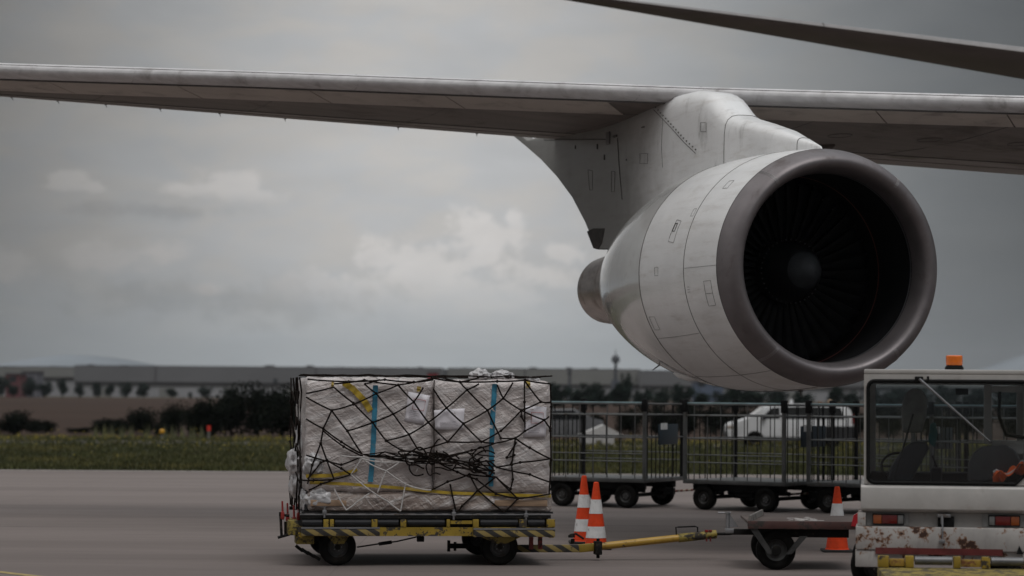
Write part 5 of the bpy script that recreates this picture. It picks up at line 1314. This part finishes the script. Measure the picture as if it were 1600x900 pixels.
cart0 = make_cart()
place_cart(845, 48.2, R_(-27), cart0, 'leftmost cage cart, partly hidden behind the wrapped cargo')
place_cart(1067, 47.2, R_(-36), None, 'middle cage cart beneath the engine, drawn by a striped drawbar')
place_cart(1260, 46.2, R_(-36), None, 'cage cart just left of the tug, its right end hidden by the cab')
place_cart(1452, 45.2, R_(-30), None, 'cage cart seen only through the windows of the tug')

# ------------------------------------------------------------------ white van beyond the grass
def van(px_front, Y, label):
    s_ = FP / Y; P = at(px_front, 660, Y)
    r = root('parked_van', (P.x, Y, 0), 0, label, 'van'); L = 5.05
    prof = [(.02, .30), (.0, .55), (.03, .82), (.12, .95), (.85, 1.12), (1.45, 1.58), (1.8, 1.68), (3.2, 1.72), (4.6, 1.68), (4.85, 1.5), (5.0, 1.0), (5.05, .5), (5.0, .3)]
    wa = []
    mw = M('van_white', (.62, .62, .63), .3, var=.04, coat=.5); md = M('van_plastic', (.02, .02, .022), .5); mgl = M('van_glass', (.012, .014, .016), .12, coat=.8)
    poly = prof[:]
    # wheel arches cut into the lower edge, from rear to front
    low = []
    for cx in (4.12, 1.08):
        for k in range(9): t = math.pi * k / 8; low.append((cx + .40 * math.cos(t), .30 + .38 * math.sin(t)))
    MB().prism(poly + low, (0, 0, 0), (1, 0, 0), (0, 0, 1), (0, 1.8, 0), .03).build('body', mw, r, 30)
    def gl(pts, nm='side_window'): MB().prism(pts, (0, -.006, 0), (1, 0, 0), (0, 0, 1), (0, 1.812, 0)).build(nm, mgl, r)
    gl([(1.3, 1.13), (1.72, 1.55), (2.05, 1.58), (2.05, 1.13)]); gl([(2.2, 1.13), (2.2, 1.59), (3.15, 1.62), (3.15, 1.13)]); gl([(3.27, 1.13), (3.27, 1.62), (4.45, 1.58), (4.62, 1.13)])
    MB().prism([(.93, 1.15), (1.45, 1.57), (1.43, 1.59), (.9, 1.17)], (0, .12, 0), (1, 0, 0), (0, 0, 1), (0, 1.56, 0)).build('windscreen', mgl, r)
    MB().bb(-.02, .25, .05, 1.75, .3, .62, bev=.03).bb(.7, 5.03, -.01, 1.81, .28, .42).bb(3.6, 5.03, -.012, 1.812, .42, .85).build('bumper', md, r)
    MB().bb(-.0, .28, -.01, .25, .72, .86, bev=.03).build('headlight', M('headlight', (.35, .3, .25), .2), r)
    MB().bb(4.9, 5.03, -.012, .12, .95, 1.3, bev=.02).build('tail_light', M('tail_red', (.35, .02, .02), .3), r)
    MB().bb(1.35, 1.5, -.18, -.02, 1.08, 1.22, bev=.03).build('wing_mirror', md, r)
    MB().cyl((2.6, .9, 1.72), (2.6, .9, 1.9), .08, .05, 10).build('roof_beacon', mw, r)
    b = MB().bb(2.115, 2.125, -.008, 0, .45, 1.6).bb(3.2, 3.21, -.008, 0, .45, 1.6).build('door_gap', md, r)
    for cx in (1.08, 4.12):
        for y in (.12, 1.68): wheel(r, (cx, y, .32), .32, .22, hub=.6)
van(1137, 101, 'white van parked beyond the grass, seen through the cage carts')
sheet('service_road', -60, 80, 99.5, 105.5, .016, M('service_road', (.11, .10, .095), .9, var=.15, scale=.4))
# white peaked tent and small grey car left of it
P = at(905, 694, 103); Q = at(975, 694, 103); wd = Q.x - P.x; ht = at(945, 664, 103).z; he = at(945, 680, 103).z
r = root('tent', (P.x, 103, 0), 0, 'small white peaked tent seen through the leftmost cage cart', 'tent')
mtt = M('tent_white', (.45, .44, .43), .6, var=.1)
MB().prism([(0, he), (wd, he), (wd * .55, ht)], (0, 0, 0), (1, 0, 0), (0, 0, 1), (0, 2.2, 0)).build('roof', mtt, r)
MB().bb(.05, wd * .78, .05, 2.1, 0, he).build('wall', mtt, r)
MB().bb(wd * .38, wd * .5, .03, .08, 0, he * .5).build('opening', M('tent_dark', (.05, .05, .05), .8), r)
def smallcar(px, Y, col, label):
    P = at(px, 690, Y); r = root('parked_car', (P.x, Y, 0), 0, label, 'car')
    low = []
    for cx in (3.4, .8):
        for k in range(7): t = math.pi * k / 6; low.append((cx + .34 * math.cos(t), .25 + .32 * math.sin(t)))
    MB().prism([(0, .25), (0, .6), (.15, .8), (.95, .9), (1.5, 1.35), (2.9, 1.4), (3.7, .98), (4.1, .9), (4.2, .5), (4.15, .25)] + low, (0, 0, 0), (1, 0, 0), (0, 0, 1), (0, 1.7, 0), .03).build('body', M('car_paint', col, .3, coat=.5), r)
    MB().prism([(1.15, .92), (1.55, 1.3), (2.85, 1.34), (3.4, .95)], (0, -.006, 0), (1, 0, 0), (0, 0, 1), (0, 1.712, 0)).build('side_window', MT['van_glass'], r)
    for cx in (.8, 3.4):
        for y in (.1, 1.6): wheel(r, (cx, y, .3), .3, .2, hub=.6)
smallcar(792, 110, (.14, .14, .15), 'small dark grey car parked left of the white tent, behind the cage cart')

# two people standing behind the van, only their heads above its roof
def person(px, Y, H, label, shirt, hair):
    P = at(px, 690, Y); r = root('person', (P.x, Y, 0), random.uniform(-.4, .4), label, 'person')
    k = H / 1.8
    J = [(0, 0, .95), (0, 0, 1.2), (0, 0, 1.42), (0, -.01, 1.52), (0, -.02, 1.62), (0, -.02, 1.76),
         (.10, 0, .92), (.12, 0, .5), (.12, .02, .08), (.12, -.14, .04), (-.10, 0, .92), (-.12, 0, .5), (-.12, .02, .08), (-.12, -.14, .04),
         (.2, 0, 1.42), (.26, .02, 1.14), (.27, -.04, .88), (.27, -.06, .78), (-.2, 0, 1.42), (-.26, .02, 1.14), (-.27, -.04, .88), (-.27, -.06, .78)]
    R__ = [.14, .14, .15, .06, .09, .085, .1, .065, .045, .04, .1, .065, .045, .04, .07, .045, .033, .04, .07, .045, .033, .04]
    Ed = [(0, 1), (1, 2), (2, 3), (3, 4), (4, 5), (0, 6), (6, 7), (7, 8), (8, 9), (0, 10), (10, 11), (11, 12), (12, 13), (2, 14), (14, 15), (15, 16), (16, 17), (2, 18), (18, 19), (19, 20), (20, 21)]
    me = bpy.data.meshes.new('body'); me.from_pydata([Vector(j) * k for j in J], Ed, [])
    o_ = bpy.data.objects.new('body', me); COL.objects.link(o_); o_.parent = r
    md = o_.modifiers.new('skin', 'SKIN'); sk = me.skin_vertices[0].data
    for i, v in enumerate(sk): v.radius = (R__[i] * k, R__[i] * k); v.use_root = (i == 0)
    o_.modifiers.new('sub', 'SUBSURF').levels = 2; o_.modifiers['sub'].render_levels = 2
    m = bpy.data.materials.new('person_look'); m.use_nodes = True; t = NT(m.node_tree); sp = t.n('ShaderNodeSeparateXYZ'); t.link(t.n('ShaderNodeTexCoord').outputs['Object'], sp.inputs[0])
    c = t.mix(t.m('GREATER_THAN', sp.outputs[2], 1.48 * k), shirt, (.42, .27, .20)); c = t.mix(t.m('LESS_THAN', sp.outputs[2], .95 * k), c, (.03, .035, .05))
    t.link(c, m.node_tree.nodes['Principled BSDF'].inputs['Base Color']); me.materials.append(m)
    b = MB(); bmesh.ops.create_icosphere(b.bm, subdivisions=3, radius=.115 * k, matrix=Matrix.Translation((0, .02, 1.72 * k)))
    bmesh.ops.delete(b.bm, geom=[v for v in b.bm.verts if v.co.z < 1.70 * k and v.co.y < .03], context='VERTS')
    b.build('hair', M('hair_' + hair, (.10, .06, .035) if hair == 'brown' else (.28, .2, .13), .7), r, 60)
person(1281, 104.5, 1.80, 'person with brown hair standing behind the van roof, left of the other', (.2, .06, .04, 1), 'brown')
person(1297, 104.8, 1.86, 'person with fair hair standing behind the van roof, right of the other', (.3, .28, .25, 1), 'fair')

# ------------------------------------------------------------------ haze
hb = MB().bb(-5200, 5200, -250, 9100, -1.2, 160).build('haze', None, None, None)
hb.data.materials.clear()
hm = bpy.data.materials.new('haze_air'); hm.use_nodes = True; hm.node_tree.nodes.clear(); t = NT(hm.node_tree)
ho = t.n('ShaderNodeOutputMaterial'); pv = t.n('ShaderNodeVolumePrincipled'); t.link(pv.outputs[0], ho.inputs['Volume'])
pv.inputs['Color'].default_value = (.72, .76, .80, 1); pv.inputs['Density'].default_value = .00007; pv.inputs['Anisotropy'].default_value = .0
hb.data.materials.append(hm); hb['kind'] = 'stuff'; hb['label'] = 'thin pale grey air fading the far hills and warehouses'; hb['category'] = 'haze'
S.cycles.volume_bounces = 0; S.cycles.max_bounces = 6; S.cycles.transparent_max_bounces = 12
